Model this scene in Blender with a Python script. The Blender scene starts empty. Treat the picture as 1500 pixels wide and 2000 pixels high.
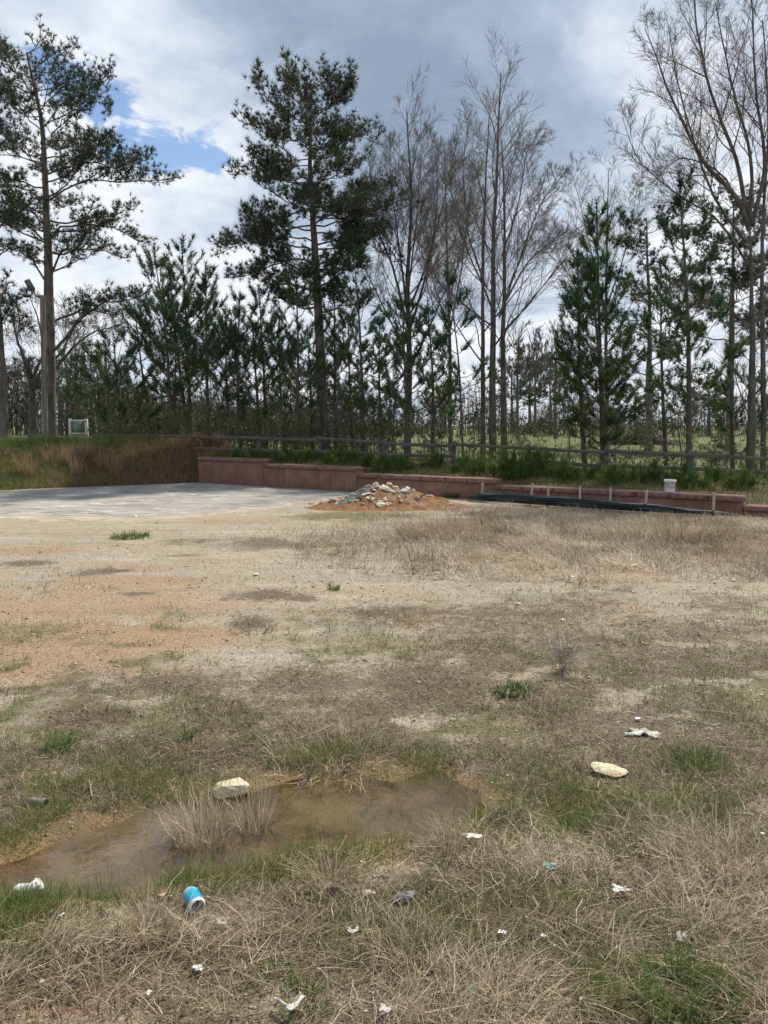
import bpy, math, random
import numpy as np

S = bpy.context.scene
COL = S.collection
R = math.radians
rng = np.random.default_rng(11)
random.seed(5)

# ------------------------------------------------------------------ camera
EYE, PITCH, FPX = 1.6, R(6.46), 1502.0          # focal length in pixels of a 1500 x 2000 frame
cam = bpy.data.cameras.new('camera')
cam.sensor_fit = 'VERTICAL'; cam.sensor_height = 24.0; cam.lens = 24.0 * FPX / 2000.0
cam.clip_start = 0.05; cam.clip_end = 2000
camo = bpy.data.objects.new('camera', cam); COL.objects.link(camo)
camo.location = (0, 0, EYE); camo.rotation_euler = (math.pi / 2 - PITCH, 0, 0)
S.camera = camo

CP, SP = math.cos(PITCH), math.sin(PITCH)
def ray(px, py):
    a = (px - 750) / FPX; b = (1000 - py) / FPX
    return np.array([a, CP + b * SP, -SP + b * CP])
def gp(px, py, z=0.0):                            # picture position -> point on the level z
    d = ray(px, py); t = (z - EYE) / d[2]
    return np.array([0, 0, EYE]) + d * t
def at(px, py, Y):                                # picture position -> point at distance Y
    d = ray(px, py)
    return np.array([0, 0, EYE]) + d * (Y / d[1])
def sdir(px, py):
    d = ray(px, py); return d / np.linalg.norm(d)

# ------------------------------------------------------------------ sun, sky, exposure
SUN_EL, SUN_AZ = R(52), R(35)                     # azimuth measured from +Y towards +X
sun = bpy.data.lights.new('sun', 'SUN'); sun.energy = 5.0; sun.angle = R(2.0); sun.color = (1.0, 0.94, 0.84)
suno = bpy.data.objects.new('sun', sun); COL.objects.link(suno)
suno.rotation_euler = (math.pi / 2 - SUN_EL, 0, math.pi - SUN_AZ)
S.view_settings.view_transform = 'Standard'; S.view_settings.look = 'None'
S.view_settings.exposure = 0.12; S.view_settings.gamma = 1.0
S.view_settings.use_curve_mapping = False
S.cycles.max_bounces = 6; S.cycles.transparent_max_bounces = 12
S.cycles.caustics_reflective = False; S.cycles.caustics_refractive = False

W = bpy.data.worlds.new('World'); S.world = W; W.use_nodes = True
nt = W.node_tree; nt.nodes.clear()
class NB:
    """small helper to write node trees"""
    def __init__(s, nt): s.nt = nt
    def n(s, t, **kw):
        o = s.nt.nodes.new(t)
        for k, v in kw.items(): setattr(o, k, v)
        return o
    def put(s, sock, v):
        if hasattr(v, 'is_linked') or hasattr(v, 'links'): s.nt.links.new(v, sock)
        elif v is not None: sock.default_value = v
    def math(s, op, a, b=None, c=None, clamp=False):
        o = s.n('ShaderNodeMath', operation=op); o.use_clamp = clamp
        for i, v in enumerate((a, b, c)):
            if v is not None: s.put(o.inputs[i], v)
        return o.outputs[0]
    def vmath(s, op, a, b=None):
        o = s.n('ShaderNodeVectorMath', operation=op)
        s.put(o.inputs[0], a)
        if b is not None: s.put(o.inputs[1], b)
        return o.outputs['Value'] if op in ('DISTANCE', 'DOT_PRODUCT', 'LENGTH') else o.outputs['Vector']
    def noise(s, vec, scale, detail=4, rough=0.5, dist=0.0):
        o = s.n('ShaderNodeTexNoise'); s.put(o.inputs['Vector'], vec)
        o.inputs['Scale'].default_value = scale; o.inputs['Detail'].default_value = detail
        o.inputs['Roughness'].default_value = rough; o.inputs['Distortion'].default_value = dist
        return o.outputs['Fac']
    def voro(s, vec, scale, out='Color', feature='F1'):
        o = s.n('ShaderNodeTexVoronoi', feature=feature); s.put(o.inputs['Vector'], vec)
        o.inputs['Scale'].default_value = scale
        return o.outputs[out]
    def maprange(s, v, a, b, c=0.0, d=1.0, smooth=True):
        o = s.n('ShaderNodeMapRange', interpolation_type='SMOOTHSTEP' if smooth else 'LINEAR')
        s.put(o.inputs[0], v)
        for i, k in enumerate((a, b, c, d)): o.inputs[i + 1].default_value = k
        return o.outputs[0]
    def mix(s, f, a, b, blend='MIX'):
        o = s.n('ShaderNodeMix', data_type='RGBA', blend_type=blend)
        s.put(o.inputs[0], f); s.put(o.inputs[6], a if not isinstance(a, tuple) else (*a[:3], 1)); s.put(o.inputs[7], b if not isinstance(b, tuple) else (*b[:3], 1))
        return o.outputs[2]
    def ramp(s, f, stops):
        o = s.n('ShaderNodeValToRGB'); s.put(o.inputs[0], f)
        e = o.color_ramp.elements
        while len(e) < len(stops): e.new(0.5)
        for i, (p, c) in enumerate(stops):
            e[i].position = p; e[i].color = (*c, 1)
        return o.outputs[0]
    def mapping(s, vec, scale=(1, 1, 1), loc=(0, 0, 0)):
        o = s.n('ShaderNodeMapping'); s.put(o.inputs[0], vec)
        o.inputs['Scale'].default_value = scale; o.inputs['Location'].default_value = loc
        return o.outputs[0]

b = NB(nt)
tc = b.n('ShaderNodeTexCoord').outputs['Generated']
sep = b.n('ShaderNodeSeparateXYZ'); nt.links.new(tc, sep.inputs[0])
dz = sep.outputs[2]
den = b.math('MAXIMUM', b.math('ADD', dz, 0.28), 0.08)
inv = b.math('DIVIDE', 1.0, den)
sc = b.n('ShaderNodeVectorMath', operation='SCALE'); nt.links.new(tc, sc.inputs[0]); nt.links.new(inv, sc.inputs['Scale'])
P = sc.outputs[0]
n1 = b.noise(P, 1.7, 7, 0.52, 0.35)
n2 = b.noise(P, 6.0, 6, 0.6, 0.2)
sky = b.n('ShaderNodeTexSky', sky_type='NISHITA'); sky.sun_disc = False
sky.sun_elevation = SUN_EL; sky.sun_rotation = SUN_AZ; sky.air_density = 1.0; sky.dust_density = 0.6; sky.ozone_density = 2.5
def near(px, py, r0, r1):                         # 1 inside r0, 0 outside r1 (chord length on the unit sphere)
    return b.maprange(b.vmath('DISTANCE', tc, tuple(sdir(px, py))), r0, r1, 1.0, 0.0)
# cloud brightness: lighter towards the horizon, darker bases overhead, banks of brighter cloud
t = b.math('MULTIPLY_ADD', b.math('SUBTRACT', n1, 0.5), 2.2, 0.5)
t = b.math('ADD', t, b.maprange(dz, 0.02, 0.62, 0.34, -0.20))
t = b.math('ADD', t, b.math('MULTIPLY', b.math('SUBTRACT', n2, 0.5), 0.95))
t = b.math('ADD', t, b.math('MULTIPLY', near(330, 330, 0.02, 0.30), 0.30))
t = b.math('ADD', t, b.math('MULTIPLY', near(20, 60, 0.02, 0.22), 0.06))
t = b.math('ADD', t, b.math('MULTIPLY', near(1330, 90, 0.02, 0.25), 0.25))
t = b.math('ADD', t, b.math('MULTIPLY', near(690, 60, 0.05, 0.34), -0.28))
t = b.math('ADD', t, b.math('MULTIPLY', near(1000, 240, 0.05, 0.25), -0.12))
cloud = b.ramp(t, [(0.0, (0.28, 0.355, 0.47)), (0.38, (0.41, 0.49, 0.61)), (0.66, (0.62, 0.69, 0.80)), (1.0, (0.88, 0.915, 0.965))])
hole = None
for px, py, r in ((150, 150, .06), (205, 205, .05), (240, 265, .055), (300, 290, .055), (330, 305, .045), (425, 308, .04), (100, 130, .04), (385, 300, .03)):
    v = b.maprange(b.vmath('DISTANCE', tc, tuple(sdir(px, py))), 0.0, r, 1.0, 0.0, False)
    hole = v if hole is None else b.math('MAXIMUM', hole, v)
n3 = b.noise(P, 9.0, 6, 0.62, 0.6)
holef = b.maprange(b.math('ADD', hole, b.math('MULTIPLY', b.math('SUBTRACT', n3, 0.5), 2.4)), 0.30, 0.72)
skyc = b.n('ShaderNodeVectorMath', operation='SCALE'); nt.links.new(sky.outputs[0], skyc.inputs[0]); skyc.inputs['Scale'].default_value = 1.0
bg1 = b.n('ShaderNodeBackground'); nt.links.new(skyc.outputs[0], bg1.inputs[0]); bg1.inputs[1].default_value = 0.13
bg2 = b.n('ShaderNodeBackground'); nt.links.new(cloud, bg2.inputs[0]); bg2.inputs[1].default_value = 1.0
mx = b.n('ShaderNodeMixShader'); nt.links.new(b.math('SUBTRACT', 1.0, holef), mx.inputs[0])
nt.links.new(bg1.outputs[0], mx.inputs[1]); nt.links.new(bg2.outputs[0], mx.inputs[2])
wo = b.n('ShaderNodeOutputWorld'); nt.links.new(mx.outputs[0], wo.inputs[0])

# ------------------------------------------------------------------ helpers
def tag(o, label=None, cat=None, group=None, kind=None):
    if label: o['label'] = label
    if cat: o['category'] = cat
    if group: o['group'] = group
    if kind: o['kind'] = kind
    return o
def empty(name, loc, label, cat, group=None):
    o = bpy.data.objects.new(name, None); COL.objects.link(o); o.location = loc
    o.empty_display_size = 0.2
    return tag(o, label, cat, group)
def mesh(name, V, F, mat, parent=None, smooth=False, attrs=None, F2=None):
    """V (n,3) world positions; F (m,3|4); attrs {name: per-point floats or (n,4) colours}; parent is an Empty without rotation"""
    V = np.asarray(V, dtype=np.float64)
    if parent is not None: V = V - np.array(parent.location)
    me = bpy.data.meshes.new(name)
    me.vertices.add(len(V)); me.vertices.foreach_set('co', V.astype(np.float32).ravel())
    fl = [np.asarray(f, dtype=np.int32) for f in ([F] if F2 is None else [F, F2])]
    tot = sum(f.size for f in fl); cnt = sum(len(f) for f in fl)
    me.loops.add(tot); me.loops.foreach_set('vertex_index', np.concatenate([f.ravel() for f in fl]))
    st = []; o = 0
    for f in fl:
        k = f.shape[1]; st.append(o + np.arange(len(f)) * k); o += f.size
    me.polygons.add(cnt); me.polygons.foreach_set('loop_start', np.concatenate(st).astype(np.int32))
    me.update(calc_edges=True); me.validate()
    if smooth: me.polygons.foreach_set('use_smooth', np.ones(len(me.polygons), dtype=bool))
    for k, v in (attrs or {}).items():
        v = np.asarray(v, dtype=np.float32)
        if v.ndim == 2:
            a = me.attributes.new(k, 'FLOAT_COLOR', 'POINT'); a.data.foreach_set('color', v.ravel())
        else:
            a = me.attributes.new(k, 'FLOAT', 'POINT'); a.data.foreach_set('value', v)
    me.materials.append(mat)
    ob = bpy.data.objects.new(name, me); COL.objects.link(ob)
    if parent is not None: ob.parent = parent
    return ob
class Acc:
    """collects vertices and faces of one mesh"""
    def __init__(s): s.v = []; s.q = []; s.t = []; s.a = []; s.n = 0
    def add(s, V, F, a=None):
        V = np.asarray(V, float).reshape(-1, 3); F = np.asarray(F, int)
        s.v.append(V); (s.q if F.shape[1] == 4 else s.t).append(F + s.n); s.n += len(V)
        s.a.append(np.full(len(V), 0.5) if a is None else np.broadcast_to(np.asarray(a, float), (len(V),)))
    def build(s, name, mat, parent=None, smooth=False):
        V = np.concatenate(s.v)
        F = np.concatenate(s.q) if s.q else np.concatenate(s.t)
        F2 = np.concatenate(s.t) if (s.q and s.t) else None
        return mesh(name, V, F, mat, parent, smooth, {'tint': np.concatenate(s.a)}, F2)
BOXF = np.array([[0, 3, 2, 1], [4, 5, 6, 7], [0, 1, 5, 4], [1, 2, 6, 5], [2, 3, 7, 6], [3, 0, 4, 7]])
def box(a, b_, up, thick, h0, h1):
    """box along a->b (xy), thick across, from heights h0 to h1 (tuples: at a, at b)"""
    a = np.array(a[:2], float); b_ = np.array(b_[:2], float)
    d = (b_ - a) / np.linalg.norm(b_ - a); n = np.array([-d[1], d[0]]) * thick / 2
    p = [a - n, b_ - n, b_ + n, a + n]; z0 = (h0[0], h0[1], h0[1], h0[0]); z1 = (h1[0], h1[1], h1[1], h1[0])
    return np.array([[*p[i], z0[i]] for i in range(4)] + [[*p[i], z1[i]] for i in range(4)])
def bevel(o, w=0.01, seg=1):
    m = o.modifiers.new('bevel', 'BEVEL'); m.width = w; m.segments = seg; m.limit_method = 'ANGLE'
def tubes(Pn, Rn, sides):
    """Pn (n,k,3), Rn (n,k) -> verts, quad faces"""
    Pn = np.asarray(Pn, float); Rn = np.asarray(Rn, float)
    n, k, _ = Pn.shape
    T = np.gradient(Pn, axis=1); T /= np.linalg.norm(T, axis=2, keepdims=True) + 1e-9
    m = Pn[:, -1] - Pn[:, 0]; ref = np.where((np.abs(m[:, 2]) > 0.8 * np.linalg.norm(m, axis=1))[:, None], np.array([[1.0, 0.13, 0]]), np.array([[0, 0.07, 1.0]]))
    A = np.cross(T, ref[:, None, :]); A /= np.linalg.norm(A, axis=2, keepdims=True) + 1e-9
    B = np.cross(T, A)
    an = np.arange(sides) * 2 * math.pi / sides
    V = Pn[:, :, None, :] + Rn[:, :, None, None] * (np.cos(an)[None, None, :, None] * A[:, :, None, :] + np.sin(an)[None, None, :, None] * B[:, :, None, :])
    i = np.arange(n)[:, None, None] * k * sides; j = np.arange(k - 1)[None, :, None] * sides; s = np.arange(sides)[None, None, :]
    s2 = (s + 1) % sides
    F = np.stack([i + j + s, i + j + s2, i + j + sides + s2, i + j + sides + s], axis=-1).reshape(-1, 4)
    return V.reshape(-1, 3), F
class Tubes:
    """gathers polylines and meshes them in batches"""
    def __init__(s): s.d = {}
    def add(s, pts, rad, sides):
        s.d.setdefault((len(pts), sides), []).append((pts, rad))
    def into(s, acc, tint=0.5):
        for (k, sides), L in s.d.items():
            V, F = tubes(np.array([l[0] for l in L]), np.array([l[1] for l in L]), sides)
            acc.add(V, F, np.repeat(rng.uniform(0.2, 0.8, len(L)), k * sides))
        return acc
def unit(v): return v / (np.linalg.norm(v, axis=-1, keepdims=True) + 1e-9)
def rand_unit(n): return unit(rng.normal(size=(n, 3)))

def _hash(i, j, seed):
    h = (i * 374761393 + j * 668265263 + seed * 974634777) & 0xffffffff
    h = ((h ^ (h >> 13)) * 1274126177) & 0xffffffff
    return ((h ^ (h >> 16)) & 0xffff) / 65535.0
def vnoise(x, y, seed=0):
    x = np.asarray(x, float); y = np.asarray(y, float)
    i = np.floor(x).astype(np.int64); j = np.floor(y).astype(np.int64)
    u = x - i; v = y - j; u = u * u * (3 - 2 * u); v = v * v * (3 - 2 * v)
    return (_hash(i, j, seed) * (1 - u) + _hash(i + 1, j, seed) * u) * (1 - v) + (_hash(i, j + 1, seed) * (1 - u) + _hash(i + 1, j + 1, seed) * u) * v
def fbm(x, y, oct=4, seed=0):
    s = 0; a = 0.5; t = 0
    for o in range(oct):
        s = s + a * vnoise(x * 2 ** o + 17.3 * o, y * 2 ** o - 9.1 * o, seed + o); t += a; a *= 0.5
    return s / t
def sstep(a, b_, x):
    t = np.clip((x - a) / (b_ - a), 0, 1); return t * t * (3 - 2 * t)

# ------------------------------------------------------------------ materials
def newmat(name):
    m = bpy.data.materials.new(name); m.use_nodes = True
    nt = m.node_tree; nt.nodes.clear(); nb = NB(nt)
    out = nb.n('ShaderNodeOutputMaterial'); bs = nb.n('ShaderNodeBsdfPrincipled')
    nt.links.new(bs.outputs[0], out.inputs[0])
    bs.inputs['Specular IOR Level'].default_value = 0.25
    return m, nb, bs, out
def mat_noise(name, c1, c2, scale, rough=0.85, bump=0.3, bdist=0.01, stretch=(1, 1, 1), detail=5, c3=None, metallic=0.0, tint=None, lo=0.3, hi=0.7, bscale=None):
    m, nb, bs, out = newmat(name)
    co = nb.n('ShaderNodeTexCoord').outputs['Object']
    v = nb.mapping(co, stretch)
    f = nb.noise(v, scale, detail, 0.6, 0.2)
    col = nb.mix(nb.maprange(f, lo, hi), c1, c2)
    if c3: col = nb.mix(nb.maprange(nb.noise(v, scale * 0.23, 4, 0.6), 0.5, 0.7), col, c3)
    if tint:
        at_ = nb.n('ShaderNodeAttribute', attribute_name='tint').outputs['Fac']
        col = nb.mix(nb.maprange(at_, 0.0, 1.0, 0, 1, False), nb.mix(1.0, col, tint[0], 'MULTIPLY'), nb.mix(1.0, col, tint[1], 'MULTIPLY'))
    nb.nt.links.new(col, bs.inputs['Base Color']); bs.inputs['Roughness'].default_value = rough; bs.inputs['Metallic'].default_value = metallic
    if bump:
        bp = nb.n('ShaderNodeBump'); bp.inputs['Strength'].default_value = bump; bp.inputs['Distance'].default_value = bdist
        nb.put(bp.inputs['Height'], nb.noise(v, bscale or scale * 2.5, 5, 0.65)); nb.nt.links.new(bp.outputs[0], bs.inputs['Normal'])
    return m
def mat_leaf(name, stops, trans=0.25, rough=0.6):
    """thin blade or needle: colour from the per-blade tint, some light coming through"""
    m, nb, bs, out = newmat(name)
    a = nb.n('ShaderNodeAttribute', attribute_name='tint').outputs['Fac']
    col = nb.ramp(a, stops)
    nb.nt.links.new(col, bs.inputs['Base Color']); bs.inputs['Roughness'].default_value = rough
    tr = nb.n('ShaderNodeBsdfTranslucent'); nb.nt.links.new(col, tr.inputs[0])
    mx = nb.n('ShaderNodeMixShader'); mx.inputs[0].default_value = trans
    nb.nt.links.new(bs.outputs[0], mx.inputs[1]); nb.nt.links.new(tr.outputs[0], mx.inputs[2]); nb.nt.links.new(mx.outputs[0], out.inputs[0])
    return m
M = {}
M['needle'] = mat_leaf('pine_needle', [(0.0, (0.026, 0.048, 0.028)), (0.5, (0.046, 0.076, 0.034)), (0.85, (0.088, 0.100, 0.036)), (1.0, (0.135, 0.10, 0.04))], 0.22, 0.5)
M['youngneedle'] = mat_leaf('young_pine_needle', [(0.0, (0.030, 0.070, 0.036)), (0.5, (0.056, 0.105, 0.042)), (0.85, (0.105, 0.130, 0.042)), (1.0, (0.16, 0.125, 0.05))], 0.32, 0.45)
M['straw'] = mat_leaf('dry_straw', [(0.0, (0.12, 0.085, 0.05)), (0.35, (0.30, 0.23, 0.145)), (0.7, (0.48, 0.39, 0.265)), (1.0, (0.66, 0.56, 0.40))], 0.2, 0.6)
M['greystraw'] = mat_leaf('grey_straw', [(0.0, (0.16, 0.115, 0.070)), (0.5, (0.37, 0.298, 0.205)), (1.0, (0.62, 0.525, 0.385))], 0.2, 0.6)
M['rust'] = mat_leaf('rusty_grass', [(0.0, (0.10, 0.055, 0.03)), (0.5, (0.24, 0.145, 0.08)), (1.0, (0.46, 0.32, 0.19))], 0.25, 0.6)
M['green'] = mat_leaf('green_grass', [(0.0, (0.055, 0.10, 0.022)), (0.5, (0.105, 0.17, 0.035)), (0.85, (0.19, 0.24, 0.06)), (1.0, (0.34, 0.33, 0.14))], 0.3, 0.5)
M['litter'] = mat_leaf('leaf_litter', [(0.0, (0.055, 0.038, 0.026)), (0.5, (0.13, 0.095, 0.065)), (1.0, (0.27, 0.21, 0.15))], 0.1, 0.7)
M['pinebark'] = mat_noise('pine_bark', (0.075, 0.06, 0.05), (0.20, 0.168, 0.142), 9, 0.9, 0.9, 0.03, (1, 1, 0.28), c3=(0.20, 0.18, 0.165), bscale=14)
M['youngbark'] = mat_noise('young_pine_bark', (0.075, 0.058, 0.045), (0.15, 0.12, 0.095), 12, 0.9, 0.6, 0.01, (1, 1, 0.4))
M['greybark'] = mat_noise('grey_bark', (0.085, 0.075, 0.064), (0.185, 0.166, 0.145), 8, 0.9, 0.6, 0.015, (1, 1, 0.3), tint=((0.75, 0.72, 0.70), (1.1, 1.07, 1.05)))
M['twig'] = mat_noise('twig', (0.115, 0.103, 0.092), (0.20, 0.182, 0.165), 5, 0.9, 0, tint=((0.7, 0.66, 0.64), (1.15, 1.1, 1.06)))
M['paletwig'] = mat_noise('pale_twig', (0.15, 0.138, 0.124), (0.26, 0.242, 0.22), 5, 0.9, 0, tint=((0.75, 0.72, 0.70), (1.15, 1.12, 1.08)))
M['fencewood'] = mat_noise('weathered_wood', (0.085, 0.074, 0.062), (0.175, 0.156, 0.132), 14, 0.9, 0.6, 0.008, (0.25, 0.25, 1.6))
M['polewood'] = mat_noise('pole_wood', (0.17, 0.145, 0.115), (0.29, 0.26, 0.215), 14, 0.9, 0.5, 0.008, (1, 1, 0.08))
M['stakewood'] = mat_noise('stake_wood', (0.33, 0.28, 0.22), (0.5, 0.44, 0.37), 16, 0.85, 0.4, 0.005, (1, 1, 0.2))
M['whitepaint'] = mat_noise('white_paint', (0.66, 0.66, 0.62), (0.78, 0.78, 0.74), 9, 0.6, 0.1)
M['panel'] = mat_noise('faded_panel', (0.20, 0.23, 0.17), (0.30, 0.33, 0.27), 3, 0.5, 0)
M['greymetal'] = mat_noise('grey_metal', (0.05, 0.05, 0.052), (0.09, 0.09, 0.092), 12, 0.5, 0.1)
M['lens'] = mat_noise('lamp_glass', (0.10, 0.10, 0.105), (0.14, 0.14, 0.15), 6, 0.15, 0)
M['bucket'] = mat_noise('white_plastic', (0.72, 0.71, 0.66), (0.82, 0.81, 0.77), 14, 0.5, 0.05)
M['silt'] = mat_noise('black_geotextile', (0.010, 0.012, 0.014), (0.022, 0.026, 0.029), 30, 0.45, 0.12, 0.01, bscale=9)
M['cord'] = mat_noise('green_cord', (0.03, 0.14, 0.11), (0.05, 0.2, 0.16), 30, 0.6, 0)
M['clay'] = mat_noise('red_clay', (0.19, 0.088, 0.038), (0.37, 0.20, 0.095), 7, 0.95, 1.0, 0.05, c3=(0.30, 0.22, 0.14), bscale=26)
M['palerock'] = mat_noise('pale_rock', (0.60, 0.51, 0.32), (0.80, 0.73, 0.54), 16, 0.85, 1.0, 0.012, c3=(0.50, 0.37, 0.19))
M['greyrock'] = mat_noise('grey_rock', (0.25, 0.235, 0.205), (0.47, 0.45, 0.40), 9, 0.9, 0.8, 0.02, c3=(0.20, 0.17, 0.13))
M['whiterock'] = mat_noise('white_rubble', (0.50, 0.47, 0.41), (0.74, 0.72, 0.67), 8, 0.85, 0.6, 0.015, c3=(0.40, 0.32, 0.23))
M['brownrock'] = mat_noise('brown_rock', (0.26, 0.16, 0.09), (0.45, 0.33, 0.21), 9, 0.9, 0.7, 0.02)
M['pinkrock'] = mat_noise('brick_rubble', (0.40, 0.24, 0.17), (0.56, 0.40, 0.31), 9, 0.9, 0.6, 0.02)
M['darkrock'] = mat_noise('dark_rock', (0.10, 0.105, 0.11), (0.26, 0.27, 0.28), 22, 0.7, 0.8, 0.006)
M['paper'] = mat_noise('soiled_paper', (0.62, 0.61, 0.57), (0.80, 0.80, 0.77), 22, 0.7, 0.4, 0.004, c3=(0.45, 0.41, 0.34))
M['rag'] = mat_noise('dirty_rag', (0.32, 0.33, 0.28), (0.72, 0.71, 0.65), 26, 0.75, 0.6, 0.006, c3=(0.30, 0.27, 0.20))
M['teal'] = mat_noise('teal_plastic', (0.05, 0.36, 0.33), (0.22, 0.58, 0.54), 30, 0.4, 0.3, 0.003)
M['pinkpetal'] = mat_noise('pink_scrap', (0.60, 0.36, 0.32), (0.72, 0.5, 0.45), 30, 0.6, 0)
M['foil'] = mat_noise('grey_foil', (0.22, 0.22, 0.26), (0.45, 0.45, 0.50), 30, 0.35, 0.3, 0.003, metallic=0.5)
M['alu'] = mat_noise('bare_aluminium', (0.70, 0.70, 0.69), (0.84, 0.84, 0.83), 20, 0.38, 0.1, 0.002, metallic=0.1)
M['rustpipe'] = mat_noise('rusty_metal', (0.14, 0.11, 0.09), (0.27, 0.22, 0.19), 40, 0.8, 0.4, 0.003, c3=(0.17, 0.09, 0.05))
M['dark'] = mat_noise('dark_inside', (0.02, 0.016, 0.012), (0.03, 0.025, 0.02), 10, 0.9, 0)

def mat_wall():
    m, nb, bs, out = newmat('red_wall_paint')
    co = nb.n('ShaderNodeTexCoord').outputs['Object']
    f = nb.noise(co, 3.5, 6, 0.65)
    st = nb.noise(nb.mapping(co, (1, 1, 0.10)), 16, 4, 0.6)
    col = nb.mix(nb.maprange(f, 0.3, 0.72), (0.195, 0.100, 0.076), (0.275, 0.148, 0.116))
    col = nb.mix(nb.maprange(st, 0.50, 0.68, 0, 0.75), col, (0.125, 0.075, 0.062))
    col = nb.mix(nb.maprange(nb.noise(co, 1.1, 4, 0.6), 0.55, 0.75, 0, 0.5), col, (0.33, 0.20, 0.165))
    nb.nt.links.new(col, bs.inputs['Base Color']); bs.inputs['Roughness'].default_value = 0.9
    bp = nb.n('ShaderNodeBump'); bp.inputs['Strength'].default_value = 0.5; bp.inputs['Distance'].default_value = 0.01
    nb.put(bp.inputs['Height'], nb.noise(co, 40, 4, 0.6)); nb.nt.links.new(bp.outputs[0], bs.inputs['Normal'])
    return m
M['wall'] = mat_wall()
M['cap'] = mat_noise('wall_cap', (0.15, 0.085, 0.075), (0.31, 0.175, 0.15), 11, 0.95, 0.9, 0.02, c3=(0.21, 0.15, 0.11), bscale=30)

def mat_ground():
    m, nb, bs, out = newmat('dirt_ground')
    co = nb.n('ShaderNodeTexCoord').outputs['Object']
    a1 = nb.n('ShaderNodeAttribute', attribute_name='m1'); a2 = nb.n('ShaderNodeAttribute', attribute_name='m2')
    s1 = nb.n('ShaderNodeSeparateColor'); nb.nt.links.new(a1.outputs['Color'], s1.inputs[0])
    s2 = nb.n('ShaderNodeSeparateColor'); nb.nt.links.new(a2.outputs['Color'], s2.inputs[0])
    clay, org, moss, wet = s1.outputs[0], s1.outputs[1], s1.outputs[2], a1.outputs['Alpha']
    fld, bank = s2.outputs[0], s2.outputs[1]
    nbig = nb.noise(co, 0.8, 5, 0.6); nmid = nb.noise(co, 5, 6, 0.65); nfin = nb.noise(co, 38, 5, 0.7)
    col = nb.mix(nb.maprange(nbig, 0.35, 0.65), (0.465, 0.38, 0.262), (0.44, 0.395, 0.315))
    col = nb.mix(nb.maprange(nmid, 0.42, 0.66, 0, 0.75), col, (0.57, 0.50, 0.385))
    nsp = nb.noise(co, 15, 6, 0.75)
    nst = nb.noise(nb.mapping(co, (0.22, 1.9, 1)), 1.6, 7, 0.68, 0.5)
    col = nb.mix(nb.maprange(nst, 0.52, 0.66, 0, 0.7), col, (0.60, 0.545, 0.445))
    col = nb.mix(nb.maprange(nst, 0.46, 0.34, 0, 0.6), col, (0.36, 0.275, 0.18))
    cf = nb.maprange(nb.math('ADD', clay, nb.math('ADD', nb.math('MULTIPLY', nb.math('SUBTRACT', nmid, 0.5), 1.6), nb.math('MULTIPLY', nb.math('SUBTRACT', nsp, 0.5), 1.2))), 0.25, 0.85)
    col = nb.mix(nb.math('MULTIPLY', cf, 0.75), col, (0.46, 0.305, 0.185))
    mf = nb.maprange(nb.math('ADD', moss, nb.math('ADD', nb.math('MULTIPLY', nb.math('SUBTRACT', nfin, 0.5), 1.5), nb.math('MULTIPLY', nb.math('SUBTRACT', nmid, 0.5), 1.5))), 0.35, 0.85)
    col = nb.mix(nb.math('MULTIPLY', mf, 0.85), col, (0.16, 0.155, 0.06))
    of = nb.maprange(nb.math('ADD', nb.math('ADD', org, 0.06), nb.math('ADD', nb.math('MULTIPLY', nb.math('SUBTRACT', nfin, 0.5), 2.2), nb.math('ADD', nb.math('MULTIPLY', nb.math('SUBTRACT', nsp, 0.5), 1.8), nb.math('MULTIPLY', nb.math('SUBTRACT', nmid, 0.5), 1.0)))), 0.45, 0.8)
    col = nb.mix(nb.math('MULTIPLY', of, 0.85), col, (0.17, 0.13, 0.085))
    col = nb.mix(bank, col, nb.mix(nb.maprange(nmid, 0.35, 0.65), (0.15, 0.095, 0.055), (0.12, 0.125, 0.05)))
    col = nb.mix(fld, col, nb.mix(nb.maprange(nb.noise(co, 0.35, 5, 0.6), 0.35, 0.65), (0.12, 0.16, 0.05), (0.185, 0.185, 0.075)))
    # stones and grit
    vc = nb.voro(co, 95, 'Color'); vs = nb.n('ShaderNodeSeparateColor'); nb.nt.links.new(vc, vs.inputs[0])
    col = nb.mix(0.65, col, nb.mix(1.0, col, nb.ramp(vs.outputs[0], [(0.0, (0.55, 0.53, 0.5)), (0.45, (0.95, 0.95, 0.95)), (0.85, (1.12, 1.11, 1.09)), (1.0, (1.35, 1.33, 1.28))]), 'MULTIPLY'))
    col = nb.mix(nb.maprange(nfin, 0.36, 0.60, 0.75, 0.0), col, nb.mix(1.0, col, (0.55, 0.51, 0.46), 'MULTIPLY'))
    # wet mud is a darker thing than dry dirt
    col = nb.mix(nb.math('MULTIPLY', wet, 0.85), col, nb.mix(nb.maprange(nmid, 0.35, 0.65), (0.36, 0.23, 0.09), (0.22, 0.155, 0.075)))
    nb.nt.links.new(col, bs.inputs['Base Color'])
    nb.put(bs.inputs['Roughness'], nb.maprange(wet, 0.3, 1.0, 0.95, 0.55))
    bp = nb.n('ShaderNodeBump'); bp.inputs['Strength'].default_value = 1.0; bp.inputs['Distance'].default_value = 0.02
    h = nb.math('ADD', nb.math('MULTIPLY', nb.voro(co, 95, 'Distance'), -0.25), nb.math('ADD', nfin, nb.math('MULTIPLY', nb.noise(co, 130, 3, 0.6), 0.5)))
    nb.put(bp.inputs['Height'], h); nb.nt.links.new(bp.outputs[0], bs.inputs['Normal'])
    return m
M['ground'] = mat_ground()
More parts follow.
